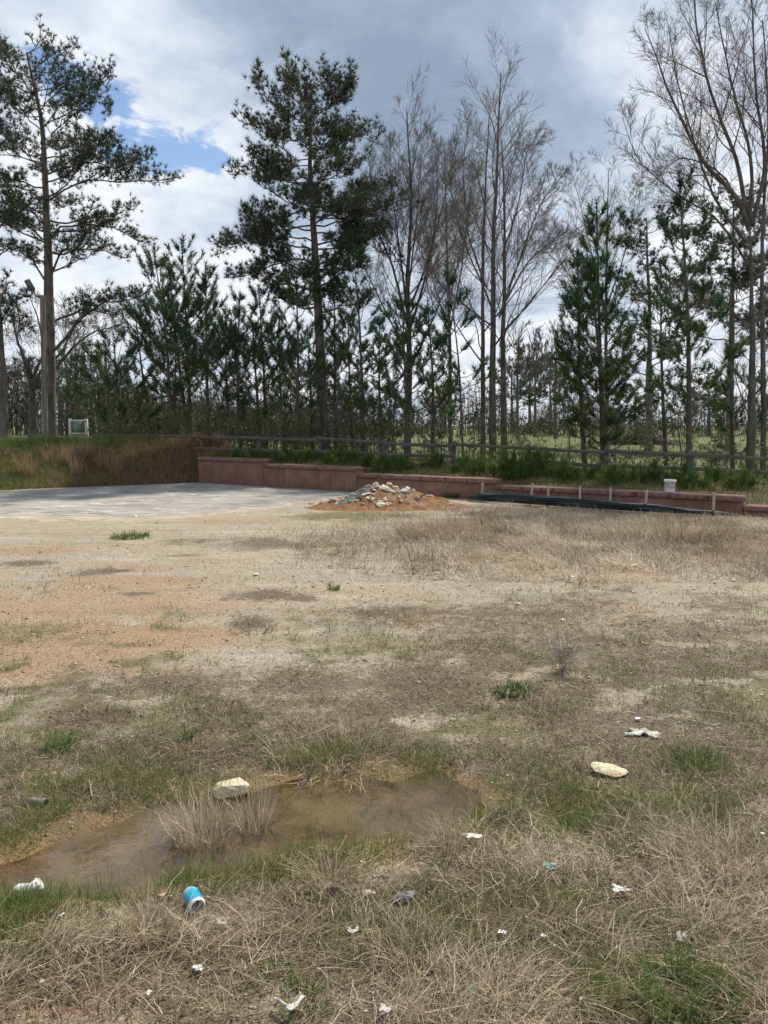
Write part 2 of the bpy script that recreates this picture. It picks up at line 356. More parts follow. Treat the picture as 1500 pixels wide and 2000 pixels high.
def mat_pad():
    m, nb, bs, out = newmat('old_asphalt')
    co = nb.n('ShaderNodeTexCoord').outputs['Object']
    big = nb.noise(nb.mapping(co, (0.5, 1.2, 1)), 0.9, 6, 0.7, 1.2); mid = nb.noise(nb.mapping(co, (0.45, 1.0, 1)), 2.6, 7, 0.75, 1.0); fin = nb.noise(co, 45, 4, 0.7)
    col = nb.mix(nb.maprange(big, 0.3, 0.7), (0.24, 0.225, 0.20), (0.43, 0.405, 0.36))
    col = nb.mix(nb.maprange(mid, 0.54, 0.62, 0, 0.9), col, (0.66, 0.63, 0.56))
    col = nb.mix(nb.maprange(mid, 0.44, 0.34), col, (0.12, 0.115, 0.11))
    e = nb.n('ShaderNodeAttribute', attribute_name='tint').outputs['Fac']        # worn front rim: cracked tar and pale dust
    ef = nb.math('MULTIPLY', nb.maprange(e, 0.35, 0.9), nb.maprange(nb.noise(nb.mapping(co, (0.4, 1.6, 1)), 2.2, 6, 0.7, 0.6), 0.40, 0.60))
    col = nb.mix(ef, col, nb.mix(nb.maprange(nb.noise(nb.mapping(co, (0.5, 2, 1)), 3, 5, 0.7), 0.46, 0.56), (0.055, 0.055, 0.058), (0.68, 0.66, 0.60)))
    col = nb.mix(nb.math('MULTIPLY', nb.maprange(e, 0.62, 0.98), nb.maprange(nb.noise(nb.mapping(co, (0.5, 1.5, 1)), 3.3, 6, 0.7), 0.35, 0.55)), col, (0.47, 0.39, 0.27))
    col = nb.mix(nb.maprange(nb.noise(nb.mapping(co, (0.25, 1.1, 1), (4, 2, 0)), 2.6, 6, 0.7), 0.58, 0.68, 0, 0.7), col, (0.27, 0.19, 0.13))
    col = nb.mix(nb.maprange(fin, 0.35, 0.6, 0.4, 0), col, (0.14, 0.132, 0.125))
    nb.nt.links.new(col, bs.inputs['Base Color']); bs.inputs['Roughness'].default_value = 0.9
    bp = nb.n('ShaderNodeBump'); bp.inputs['Strength'].default_value = 0.5; bp.inputs['Distance'].default_value = 0.01
    nb.put(bp.inputs['Height'], fin); nb.nt.links.new(bp.outputs[0], bs.inputs['Normal'])
    return m
M['pad'] = mat_pad()
def mat_water():
    m, nb, bs, out = newmat('muddy_water')
    nb.nt.nodes.remove(bs)
    co = nb.n('ShaderNodeTexCoord').outputs['Object']
    tr = nb.n('ShaderNodeBsdfTransparent'); tr.inputs[0].default_value = (0.90, 0.80, 0.60, 1)
    df = nb.n('ShaderNodeBsdfDiffuse'); df.inputs[0].default_value = (0.31, 0.235, 0.135, 1)
    body = nb.n('ShaderNodeMixShader'); nb.put(body.inputs[0], nb.maprange(nb.noise(co, 2.2, 4, 0.6), 0.36, 0.68, 0.06, 0.40))
    nb.nt.links.new(tr.outputs[0], body.inputs[1]); nb.nt.links.new(df.outputs[0], body.inputs[2])
    gl = nb.n('ShaderNodeBsdfGlossy'); gl.inputs['Roughness'].default_value = 0.03
    fr = nb.n('ShaderNodeFresnel'); fr.inputs['IOR'].default_value = 1.6
    bp = nb.n('ShaderNodeBump'); bp.inputs['Strength'].default_value = 0.12; bp.inputs['Distance'].default_value = 0.01
    nb.put(bp.inputs['Height'], nb.noise(co, 14, 3, 0.5)); nb.nt.links.new(bp.outputs[0], gl.inputs['Normal']); nb.nt.links.new(bp.outputs[0], fr.inputs['Normal'])
    mx = nb.n('ShaderNodeMixShader'); nb.nt.links.new(fr.outputs[0], mx.inputs[0]); nb.nt.links.new(body.outputs[0], mx.inputs[1]); nb.nt.links.new(gl.outputs[0], mx.inputs[2])
    nb.nt.links.new(mx.outputs[0], out.inputs[0])
    return m
M['water'] = mat_water()

# ------------------------------------------------------------------ lie of the land
WALL_A, WALL_SLOPE = 18.07, -0.672                # retaining wall: y = WALL_A + WALL_SLOPE * x
WX0, WX1 = -5.1, 9.5
STEPS = [(-5.1, -3.08, 0.72), (-3.08, -0.57, 0.60), (-0.57, 2.46, 0.45), (2.46, 6.47, 0.335), (6.47, 9.5, 0.18)]
def base_line(x):
    return np.where(x > WX0, WALL_A + WALL_SLOPE * x, 21.5 + 0.60 * (x - WX0))
def wall_top(x):
    z = np.full(np.shape(x), 0.72)
    for a, b_, h in STEPS: z = np.where((x >= a) & (x < b_), h, z)
    return np.where(x >= 9.5, 0.18, z)
FR = np.array([-0.9, -0.6, -0.36, -0.12, 0.15, 0.3, 0.5, 0.9]); FZ = np.array([1.15, 1.12, 1.0, 0.62, 0.45, 0.32, 0.24, 0.2])
def field_z(x, y):
    r = x / np.maximum(y, 5); z = np.interp(r, FR, FZ)
    k = sstep(30, 90, y); return z * (1 - k) + 0.62 * k + 0.02 * (y > 200) * 0
POND_PX = [(-90, 1690), (5, 1655), (100, 1625), (230, 1592), (330, 1562), (420, 1548), (480, 1540), (530, 1520), (640, 1503), (760, 1503), (870, 1508), (945, 1535), (965, 1572), (910, 1612), (840, 1640), (740, 1655), (640, 1662), (545, 1668), (475, 1692), (400, 1715), (300, 1735), (190, 1752), (100, 1768), (0, 1785), (-90, 1800)]
POND = np.array([gp(*p)[:2] for p in POND_PX])
def poly_sd(x, y, poly):
    """signed distance to a polygon, negative inside"""
    x = np.asarray(x, float); y = np.asarray(y, float)
    d = np.full(x.shape, 1e9); ins = np.zeros(x.shape, bool)
    n = len(poly)
    for i in range(n):
        x0, y0 = poly[i]; x1, y1 = poly[(i + 1) % n]
        ex, ey = x1 - x0, y1 - y0
        t = np.clip(((x - x0) * ex + (y - y0) * ey) / (ex * ex + ey * ey), 0, 1)
        d = np.minimum(d, np.hypot(x - x0 - t * ex, y - y0 - t * ey))
        c = ((y0 > y) != (y1 > y)) & (x < (x1 - x0) * (y - y0) / (y1 - y0 + 1e-12) + x0)
        ins ^= c
    return np.where(ins, -d, d)
PAD_PX = [(-420, 1040), (-200, 1030), (0, 1013), (120, 1020), (230, 1022), (330, 1014), (430, 1006), (540, 992), (640, 975), (720, 960)]
PAD = [tuple(gp(*p)[:2]) for p in PAD_PX]
WATER_Z = -0.014
def H(x, y):
    x = np.asarray(x, float); y = np.asarray(y, float)
    pd = poly_sd(x, y, POND) + (fbm(x * 4.5, y * 4.5, 4, 33) - 0.5) * 0.22
    nz = (fbm(x * 1.3, y * 1.3, 3, 3) - 0.5) * 0.05 + (fbm(x * 6, y * 6, 4, 9) - 0.5) * 0.034
    flat = sstep(8, 11, y)
    lot = nz * (1 - 0.8 * flat) + 0.012 * (1 - flat)
    lot = lot + 0.05 * sstep(0.05, 1.2, pd) * (1 - flat) * 0.5
    lot = np.where(y < 8, lot - 0.055 * sstep(0.06, -0.14, pd), lot)
    # dirt pile swell and the ridge the silt fence stands on
    yb = base_line(x); s = y - yb
    top = wall_top(x); fz = field_z(x, y)
    kx = sstep(WX0 - 0.06, WX0 + 0.06, x)
    behind_w = np.where(s > 0.18, top - 0.03, 0.0) * 1.0
    k = sstep(0.4, 3.2, s); behind_w = np.where(s > 0.18, behind_w * (1 - k) + fz * k, 0.0)
    bk = sstep(0.0, 3.6, s); bank = bk * np.maximum(fz, 1.08 * (1 - sstep(4, 9, s)) + fz * sstep(4, 9, s))
    up = bank * (1 - kx) + behind_w * kx
    rough = (fbm(x * 0.9, y * 0.9, 3, 21) - 0.5) * 0.12 * sstep(0.4, 2.0, s)
    return np.where(s > 0, up + rough, np.minimum(lot, 0.03 + 0 * lot))
def Hs(x, y): return float(H(np.array([x]), np.array([y]))[0])

def blob_field(blobs, x, y, warp=0.25, seed=40):
    """hand-placed soft patches (picture position and half sizes) laid out on the ground"""
    out = np.zeros(np.shape(x))
    wx = (fbm(x * 2.3, y * 2.3, 4, seed) - 0.5) * 2 * warp; wy = (fbm(x * 2.3 + 50, y * 2.3, 4, seed + 7) - 0.5) * 2 * warp
    for px, py, rx, ry, w in blobs:
        c = gp(px, py); far = gp(px, max(py - ry, 935)); nr = gp(px, py + ry); e = gp(px + rx, py)
        ax = abs(e[0] - c[0]); ay = max(0.5 * (far[1] - nr[1]), 0.03)
        out = np.maximum(out, w * np.exp(-(((x - c[0]) / ax + wx) ** 2 + ((y - c[1]) / ay + wy) ** 2)))
    br = fbm(x * 1.5 + seed, y * 3.0, 5, seed + 3)
    return np.clip(out * 1.25 * sstep(0.28, 0.62, br + 0.22 * out), 0, 1)
CLAY = [(150, 1200, 460, 130, .62), (500, 1180, 300, 60, .45), (150, 1270, 300, 80, 1), (250, 1130, 170, 35, .8), (40, 1545, 110, 45, 1), (1000, 1092, 170, 14, .9), (60, 1078, 110, 14, 1), (820, 1215, 100, 30, .7), (250, 1640, 260, 50, 1), (1380, 1890, 90, 50, .9), (120, 1950, 190, 70, .9), (720, 1555, 260, 50, 1), (1230, 1120, 130, 16, .8), (640, 1440, 90, 30, .6), (520, 1215, 170, 40, .5), (1200, 1190, 90, 14, .6), (450, 1020, 200, 10, .6), (180, 960, 260, 6, .8), (1180, 1130, 260, 16, .5)]
ORG = [(215, 1122, 70, 9, 1), (520, 1170, 80, 12, 1), (490, 1230, 60, 24, 1), (350, 1350, 190, 38, .8), (600, 1345, 140, 40, .9), (850, 1345, 180, 50, .85), (760, 1205, 140, 32, .7), (880, 1055, 260, 26, 1), (600, 1060, 240, 22, .8), (190, 1400, 90, 28, 1), (440, 1395, 90, 28, 1), (1080, 1390, 100, 60, 1), (1320, 1490, 240, 60, .8), (300, 1490, 330, 60, .9), (1000, 1215, 240, 40, .6), (1320, 1240, 200, 50, .6), (60, 1105, 60, 8, .9), (270, 1165, 60, 7, .7), (1250, 1030, 500, 50, 1), (750, 1480, 350, 50, .9), (1100, 1800, 700, 200, .95), (300, 1880, 400, 110, .85), (360, 1090, 60, 7, .6), (1000, 1450, 160, 30, .5), (1250, 1330, 140, 40, .6), (320, 1095, 40, 6, .7), (590, 1175, 40, 8, .8), (1350, 1090, 220, 12, .8)]
MOSS = [(700, 1008, 140, 13, 1), (640, 1066, 60, 7, .7), (600, 1480, 560, 45, .8), (1150, 1560, 320, 70, 1), (900, 1700, 420, 60, .7), (300, 1560, 280, 40, .8), (50, 1830, 170, 70, .8), (350, 1060, 130, 14, .6), (130, 1050, 120, 10, .4), (720, 1250, 300, 60, .35), (1150, 1280, 350, 70, .4), (1150, 1165, 300, 30, .45), (900, 1240, 150, 30, .5), (560, 1290, 130, 20, .35)]
def cover(x, y):
    """how far dead growth has crept over the bare lot (0..1), patchy"""
    base = np.clip(0.85 * sstep(6.0, 3.2, y) + 0.62 * sstep(-0.10, 0.16, x / np.maximum(y, 1)) * sstep(10.5, 6.0, y) + 0.12, 0, 1)
    n_ = 0.5 * fbm(x * 1.3 + 5, y * 1.9, 4, 131) + 0.5 * fbm(x * 4.1, y * 5.0, 4, 137)
    return np.clip(base * sstep(0.475, 0.565, n_ + 0.10 * (base - 0.5)), 0, 1)
def grow_axis(a, b_, fine, steps):
    return np.linspace(a, b_, steps)
xs = np.concatenate([-np.geomspace(400, 13, 34), np.arange(-12.6, -2.5, 0.18), np.arange(-2.5, 2.5, 0.042), np.arange(2.5, 10.6, 0.18), np.geomspace(11, 400, 36)])
ys = np.concatenate([np.linspace(-30, 0.6, 14), np.arange(0.8, 5.4, 0.042), np.arange(5.4, 27, 0.14), np.geomspace(27.3, 900, 60)])
X, Y = np.meshgrid(xs, ys); Z = H(X, Y)
X1, Y1 = X.ravel(), Y.ravel(); Z1 = Z.ravel()
pd = poly_sd(X1, Y1, POND)
sback = Y1 - base_line(X1)
m_lot = (sback < 0.15).astype(float)
m1 = np.stack([blob_field(CLAY, X1, Y1, .3, 40) * m_lot, np.maximum(blob_field(ORG, X1, Y1, .3, 60), 0.85 * cover(X1, Y1)) * m_lot, np.maximum(blob_field(MOSS, X1, Y1, .3, 80), 0.7 * cover(X1 + 31, Y1)) * m_lot,
               np.where(Y1 < 8, sstep(0.22, -0.04, pd + (fbm(X1 * 4, Y1 * 4, 3, 5) - .5) * 0.3), 0)], axis=1)
fieldm = sstep(3.5, 6.0, sback); bankm = sstep(-0.12, 0.12, sback) * (1 - fieldm)
m2 = np.stack([fieldm, bankm, bankm * 0, bankm * 0 + 1], axis=1)
nx, ny = len(xs), len(ys)
i, j = np.meshgrid(np.arange(nx - 1), np.arange(ny - 1)); q = (j * nx + i).ravel()
ground = mesh('ground', np.stack([X1, Y1, Z1], 1), np.stack([q, q + 1, q + nx + 1, q + nx], 1), M['ground'], None, True, {'m1': m1, 'm2': m2})
tag(ground, 'bare tan dirt and gravel lot with clay patches', kind='structure')

# water of the puddle: a level sheet, its shore is where the dirt rises through it
cx, cy = POND.mean(0)
WV = np.array([[p[0] + (p[0] - cx) * 0.04, p[1] + np.sign(p[1] - cy) * 0.10, WATER_Z] for p in POND]); WV = np.vstack([WV, [[cx, cy, WATER_Z]]])
n = len(POND)
pud = mesh('puddle', WV, np.array([[(k + 1) % n, k, n] for k in range(n)]), M['water'])
tag(pud, 'shallow muddy brown puddle', kind='structure')

# old asphalt pad in front of the wall
def pad():
    front = []
    for k in range(len(PAD) - 1):
        a, c = np.array(PAD[k]), np.array(PAD[k + 1])
        for t in np.linspace(0, 1, 24, endpoint=False): front.append(a + (c - a) * t)
    front.append(np.array(PAD[-1])); front = np.array(front)
    fx, fy = front[:, 0], front[:, 1] + (fbm(front[:, 0] * 3, front[:, 1] * 3, 4, 77) - 0.5) * 0.9
    back = base_line(fx) - 0.30 - 0.5 * fbm(fx * 1.2, fx * 0 + 3, 3, 8) * (fx < -5.5) - 0.04
    fy = np.minimum(fy, back - 0.05)
    K = 10; V = []; T = []
    for k in range(K + 1):
        t = (k / K) ** 1.5
        V.append(np.stack([fx, fy + (back - fy) * t, np.full(len(fx), -0.004 if k == 0 else 0.014)], 1)); T.append(np.full(len(fx), 1 - t * 2.2))
    V = np.concatenate(V); T = np.clip(np.concatenate(T), 0, 1); w = len(fx)
    F = np.array([[k * w + i, k * w + i + 1, (k + 1) * w + i + 1, (k + 1) * w + i] for k in range(K) for i in range(w - 1)])
    o = mesh('asphalt_pad', V, F, M['pad'], None, False, {'tint': T})
    tag(o, 'old grey asphalt pad with pale dust and cracked rim', kind='structure')
pad()

# ------------------------------------------------------------------ retaining wall
def wall():
    e = empty('retaining_wall', (0, WALL_A, 0), 'low stepped reddish brown retaining wall with cap stones', 'wall')
    d = np.array([1, WALL_SLOPE]); d = d / np.linalg.norm(d); nrm = np.array([-d[1], d[0]]) * -1      # towards the camera
    for si, (a, b_, h) in enumerate(STEPS):
        pa = np.array([a + (0.002 if si else 0), WALL_A + WALL_SLOPE * a]); pb = np.array([b_, WALL_A + WALL_SLOPE * b_])
        off = 0.003 * (si % 2)
        # one poured section per step
        V = box(pa + d * 0.004, pb - d * 0.004, None, 0.26 + off, (-0.25, -0.25), (h - 0.10, h - 0.10))
        o = mesh('wall_section', V, BOXF, M['wall'], e); bevel(o, 0.012)
        L = np.linalg.norm(pb - pa); nc = max(2, int(round(L / 0.6))); x = -0.03
        cuts = np.linspace(0, L, nc + 1); cuts[1:-1] += rng.uniform(-0.08, 0.08, nc - 1)
        for k in range(nc):
            g = rng.uniform(0.004, 0.012); l0 = cuts[k] + g; l1 = cuts[k + 1] - g
            dz_ = rng.uniform(-0.008, 0.010, 2); sh = -d[[1, 0]] * np.array([-1, 1]) * rng.uniform(-0.014, 0.014)
            V = box(pa + d * l0 + sh, pa + d * l1 + sh, None, 0.36, (h - 0.099, h - 0.099), (h + dz_[0] - 0.004, h + dz_[1] - 0.004))
            V[:, :2] += (rng.random((8, 2)) - 0.5) * 0.012
            o = mesh('cap_stone', V, BOXF, M['cap'], e); bevel(o, 0.014)
wall()

# ------------------------------------------------------------------ rail fence behind the wall
FA, FB = 21.5, -0.378                             # fence line: y = FA + FB * x
def fence():
    e = empty('rail_fence', (0, FA, 0), 'weathered grey two-rail wooden fence behind the wall', 'fence')
    d = np.array([1, FB]); d = d / np.linalg.norm(d)
    u = np.arange(-9.3, 12.5, 1.86); tops = []
    for k, x in enumerate(u):
        p = np.array([x * 1.0, FA + FB * x]); r = x / p[1]
        rail = np.interp(r, [-0.45, -0.36, -0.12, 0.3, 0.55], [1.34, 1.31, 1.24, 0.97, 0.84])
        g = Hs(*p) - 0.05
        tops.append((p, rail))
        lean = rng.normal(0, 0.02, 2)
        V = box(p - d * 0.055, p + d * 0.055, None, 0.11, (g - 0.3, g - 0.3), (rail + 0.05 + rng.uniform(-.03, .04),) * 2)
        V[4:, :2] += lean; o = mesh('post', V, BOXF, M['fencewood'], e); bevel(o, 0.008)
    back = np.array([-d[1], d[0]])
    for k in range(len(tops) - 1):
        (pa, ra), (pb, rb) = tops[k], tops[k + 1]
        for dh in (0.0, -0.34):
            s0, s1 = rng.normal(0, 0.018, 2)
            if dh and rng.random() < 0.12: s1 -= 0.10
            V = box(pa - back * 0.085 + d * 0.006, pb - back * 0.085 - d * 0.006, None, 0.035, (ra + dh - 0.09 + s0, rb + dh - 0.09 + s1), (ra + dh + s0, rb + dh + s1))
            o = mesh('rail', V, BOXF, M['fencewood'], e); bevel(o, 0.005)
fence()

# ------------------------------------------------------------------ tree builders
def polyline(pts, n):
    """smooth resample of a few control points"""
    pts = np.array(pts, float); k = len(pts)
    if k == 2: return pts[0] + (pts[1] - pts[0]) * np.linspace(0, 1, n)[:, None]
    d = np.r_[0, np.cumsum(np.linalg.norm(np.diff(pts, axis=0), axis=1))]; t = np.linspace(0, d[-1], n)
    out = np.empty((n, 3)); m = np.gradient(pts, d, axis=0)
    for c in range(3):
        i = np.clip(np.searchsorted(d, t) - 1, 0, k - 2); h = d[i + 1] - d[i]; u = (t - d[i]) / h
        out[:, c] = (2*u**3-3*u**2+1)*pts[i, c] + (u**3-2*u**2+u)*h*m[i, c] + (-2*u**3+3*u**2)*pts[i+1, c] + (u**3-u**2)*h*m[i+1, c]
    return out
def wig(n, amp):
    w = rng.normal(0, amp, (n, 3)).cumsum(0); w -= np.linspace(0, 1, n)[:, None] * w[-1] * 0.3; w[0] = 0
    return w
def needles(pos, dirs, length, width, per, spread, tint, acc):
    """tufts of needles: pos, dirs (n,3)"""
    n = len(pos)
    if n == 0: return
    dv = unit(dirs[:, None, :] + rand_unit(n * per).reshape(n, per, 3) * spread)
    L = (np.asarray(length).reshape(-1, 1) * rng.uniform(0.7, 1.15, (n, per)))[..., None]
    side = unit(np.cross(dv, rand_unit(n * per).reshape(n, per, 3))) * (width * 0.5)
    base = pos[:, None, :] + rand_unit(n * per).reshape(n, per, 3) * 0.02
    V = np.stack([base - side, base + side, base + dv * L], axis=2).reshape(-1, 3)
    F = np.arange(n * per * 3).reshape(-1, 3)
    acc.add(V, F, np.repeat(np.clip(tint, 0, 1), per * 3))

def big_pine(name, label, base, path, r0, limbs, crown_lo, crown_prof, nrand, tuft=0.17, per=22, seed=1, up=0.35, dens=1.0, wd=0.014, group=None):
    """mature pine: bare lower trunk, heavy limbs carrying rounded clumps. limbs: explicit control points; crown_prof(f) = limb length by height fraction"""
    global rng
    keep = rng; rng = np.random.default_rng(seed)
    e = empty(name, tuple(base), label, 'tree', group)
    tr = Tubes(); acc = Acc(); leaf = Acc()
    n = 26; tp = polyline(path, n) + wig(n, 0.012); f = np.linspace(0, 1, n)
    rad = r0 * (1 - 0.86 * f ** 1.1) * (1 + 0.35 * np.exp(-f * 34))
    tr.add(tp, rad, 12)
    Ht = tp[-1, 2] - tp[0, 2]
    todo = []
    for L in limbs: todo.append((np.array(L, float), None))
    hs = crown_lo + (1 - crown_lo) * (np.arange(nrand) + rng.random(nrand)) / nrand
    for k, h in enumerate(hs):
        a = k * 2.39996 + rng.normal(0, 0.35); ln = crown_prof((h - crown_lo) / (1 - crown_lo)) * rng.uniform(0.7, 1.12)
        p0 = np.array([np.interp(h, f, tp[:, c]) for c in range(3)])
        hd = np.array([math.cos(a), math.sin(a), 0]); rise = up + 0.8 * max(0, (h - 0.75)) + rng.normal(0, 0.12)
        p1 = p0 + hd * ln * 0.5 + np.array([0, 0, ln * 0.5 * rise * 0.6]); p2 = p0 + hd * ln + np.array([0, 0, ln * rise])
        todo.append((np.array([p0, p1, p2]), h))
    tpos = []; tdir = []; tt = []; TW = []
    for cp, h in todo:
        m = 9; lp = polyline(cp, m); ln = np.linalg.norm(np.diff(lp, axis=0), axis=1).sum(); lp = lp + wig(m, 0.025 * ln)
        hh = (lp[0, 2] - tp[0, 2]) / Ht; rr = max(0.02, min(0.30 * np.interp(hh, f, rad), 0.018 * ln + 0.012))
        tr.add(lp, rr * np.linspace(1, 0.25, m), 6)
        ns = max(3, int(ln * 4.2 * dens)); tint = rng.normal(0.40, 0.10)
        for s in range(ns):
            u = 0.28 + 0.72 * (s + rng.random()) / ns; x = u * (m - 1); i0 = min(int(x), m - 2)
            q0 = lp[i0] + (lp[i0 + 1] - lp[i0]) * (x - i0); dl = unit(lp[i0 + 1] - lp[i0])
            sd = unit(np.cross(dl, [0, 0, 1.0])) * (1 if s % 2 else -1) * rng.uniform(0.4, 1.0)
            bd = unit(dl * rng.uniform(0.3, 0.9) + sd + np.array([0, 0, rng.uniform(-0.1, 0.65)]))
            bl = (0.30 + 0.22 * ln * (1.05 - u)) * rng.uniform(0.6, 1.2)
            bp = q0 + bd * bl * np.linspace(0, 1, 5)[:, None] + np.array([0, 0, 1.0]) * (np.linspace(0, 1, 5)[:, None] ** 2) * 0.18 * bl + wig(5, 0.02 * bl)
            tr.add(bp, 0.012 * np.linspace(1, 0.5, 5) + 0.003, 3)
            nt_ = max(4, int(bl * 20 * dens))
            uu = rng.uniform(0.2, 1.0, nt_); uu[0] = 1.0; i1 = np.minimum((uu * 4).astype(int), 3); seg = bp[i1 + 1] - bp[i1]
            t0 = bp[i1] + seg * (uu * 4 - i1)[:, None]
            td = unit(unit(seg) * 0.7 + rng.normal(0, 0.6, (nt_, 3)) + np.array([0, 0, 0.35])); tl = rng.uniform(0.05, 0.30, (nt_, 1))
            TW.append(np.stack([t0, t0 + td * tl], 1))
            tpos.append(t0 + td * tl); tdir.append(td + np.array([0, 0, 0.2])); tt.append(tint + rng.normal(0, 0.12, nt_) + 0.25 * (rng.random(nt_) < 0.06))
    TW = np.concatenate(TW); V_, F_ = tubes(TW, np.tile([0.007, 0.004], (len(TW), 1)), 3); acc.add(V_, F_, 0.4)
    tpos = np.concatenate(tpos); tdir = unit(np.concatenate(tdir)); tt = np.concatenate(tt)
    needles(tpos, tdir, tuft * rng.uniform(0.6, 1.25, len(tpos)), wd, per, 0.95, tt, leaf)
    tr.into(acc); acc.build('trunk', M['pinebark'], e, True); leaf.build('crown', M['needle'], e)
    rng = keep
    return e

def young_pine(name, label, base, top, spread, seed, r0=0.07, lo=0.22, per=12, wd=0.018, group=None, dens=1.0, stems=1, nl=0.21, mid=None, dead=0.5):
    """slim young pine: whorls of rising branches tipped with long brushes"""
    global rng
    keep = rng; rng = np.random.default_rng(seed)
    base = np.array(base, float); top = np.array(top, float)
    e = empty(name, tuple(base), label, 'tree', group)
    tr = Tubes(); acc = Acc(); leaf = Acc()
    TP, TD, TT = [], [], []
    for st in range(stems):
        b0 = base + (rng.normal(0, 0.10, 3) * [1, 1, 0] if st else 0); t0 = top + (np.array([rng.normal(0, spread * 0.4), rng.normal(0, .3), -rng.uniform(0.4, 1.6)]) if st else 0)
        n = 14; path = polyline([b0, mid if (mid is not None and not st) else b0 + (t0 - b0) * 0.5 + rng.normal(0, 0.06, 3), t0], n); f = np.linspace(0, 1, n)
        tr.add(path, r0 * (1 - 0.88 * f), 7)
        h = path[-1, 2] - path[0, 2]; nwh = max(5, int(h / 0.46 * dens)); ph = rng.random() * 6
        for w in range(nwh):
            hf = lo + (0.97 - lo) * (w + rng.random() * 0.7) / nwh
            p0 = np.array([np.interp(hf, f, path[:, c]) for c in range(3)])
            prof = min(1.0, (1.02 - hf) / 0.62) ** 0.75 * (0.55 + 0.45 * min(1, (hf - lo) / 0.18))
            for kk in range(rng.integers(3, 6)):
                a = ph + kk * 1.4 + w * 2.1 + rng.normal(0, 0.3); ln = spread * prof * rng.uniform(0.35, 1.3)
                if ln < 0.12: ln = 0.12
                rise = rng.uniform(0.25, 0.75) + 0.9 * hf ** 2
                hd = np.array([math.cos(a), math.sin(a), 0])
                m = 5; u = np.linspace(0, 1, m)[:, None]
                bp = p0 + hd * ln * u + np.array([0, 0, 1.0]) * ln * rise * u ** 1.5 + wig(m, 0.03 * ln)
                tr.add(bp, (0.006 + 0.010 * ln) * np.linspace(1, 0.4, m), 3)
                tint = rng.normal(0.38, 0.13) + 0.22 * (hf < 0.42)
                ntw = max(1, int(ln * 4.0))
                ends = [(bp, 1.0)]
                for s in range(ntw):
                    x = rng.uniform(1.4, 3.8); i0 = int(x); q0 = bp[i0] + (bp[min(i0 + 1, 4)] - bp[i0]) * (x - i0)
                    dl = unit(bp[min(i0 + 1, 4)] - bp[i0]); sd = unit(np.cross(dl, [0, 0, 1.0])) * rng.choice([-1, 1])
                    bd = unit(dl + sd * rng.uniform(0.4, 1.0) + np.array([0, 0, rng.uniform(0.0, 0.6)])); bl = ln * rng.uniform(0.2, 0.45)
                    tw = q0 + bd * bl * np.linspace(0, 1, 3)[:, None] + np.array([0, 0, 0.25]) * bl * np.linspace(0, 1, 3)[:, None] ** 2
                    tr.add(tw, 0.006 * np.linspace(1, 0.5, 3), 3); ends.append((tw, 0.8))
                for tw, sc_ in ends:
                    k = len(tw); L = np.linalg.norm(tw[-1] - tw[0]); nt_ = max(2, int(min(L * 0.75, 0.42) / 0.075))
                    for s in range(nt_):
                        v = 1 - s * 0.075 / max(L, 0.1); v = max(v, 0.2); x = v * (k - 1); i0 = min(int(x), k - 2)
                        q = tw[i0] + (tw[i0 + 1] - tw[i0]) * (x - i0)
                        if dead and hf < 0.40 and rng.random() < dead * (0.40 - hf) * 2.0: continue
                        TP.append(q); TD.append(unit(tw[i0 + 1] - tw[i0]) + np.array([0, 0, 0.12])); TT.append(tint + rng.normal(0, 0.09))
        for s in range(7):                        # leader brush
            v = 1 - s * 0.10 / h; TP.append(np.array([np.interp(v, f, path[:, c]) for c in range(3)])); TD.append(np.array([0, 0, 1.0])); TT.append(0.3 + rng.normal(0, .08))
    needles(np.array(TP), unit(np.array(TD)), np.full(len(TP), nl), wd, per, 0.80, np.array(TT), leaf)
    tr.into(acc); acc.build('trunk', M['youngbark'], e, True); leaf.build('crown', M['youngneedle'], e)
    rng = keep
    return e

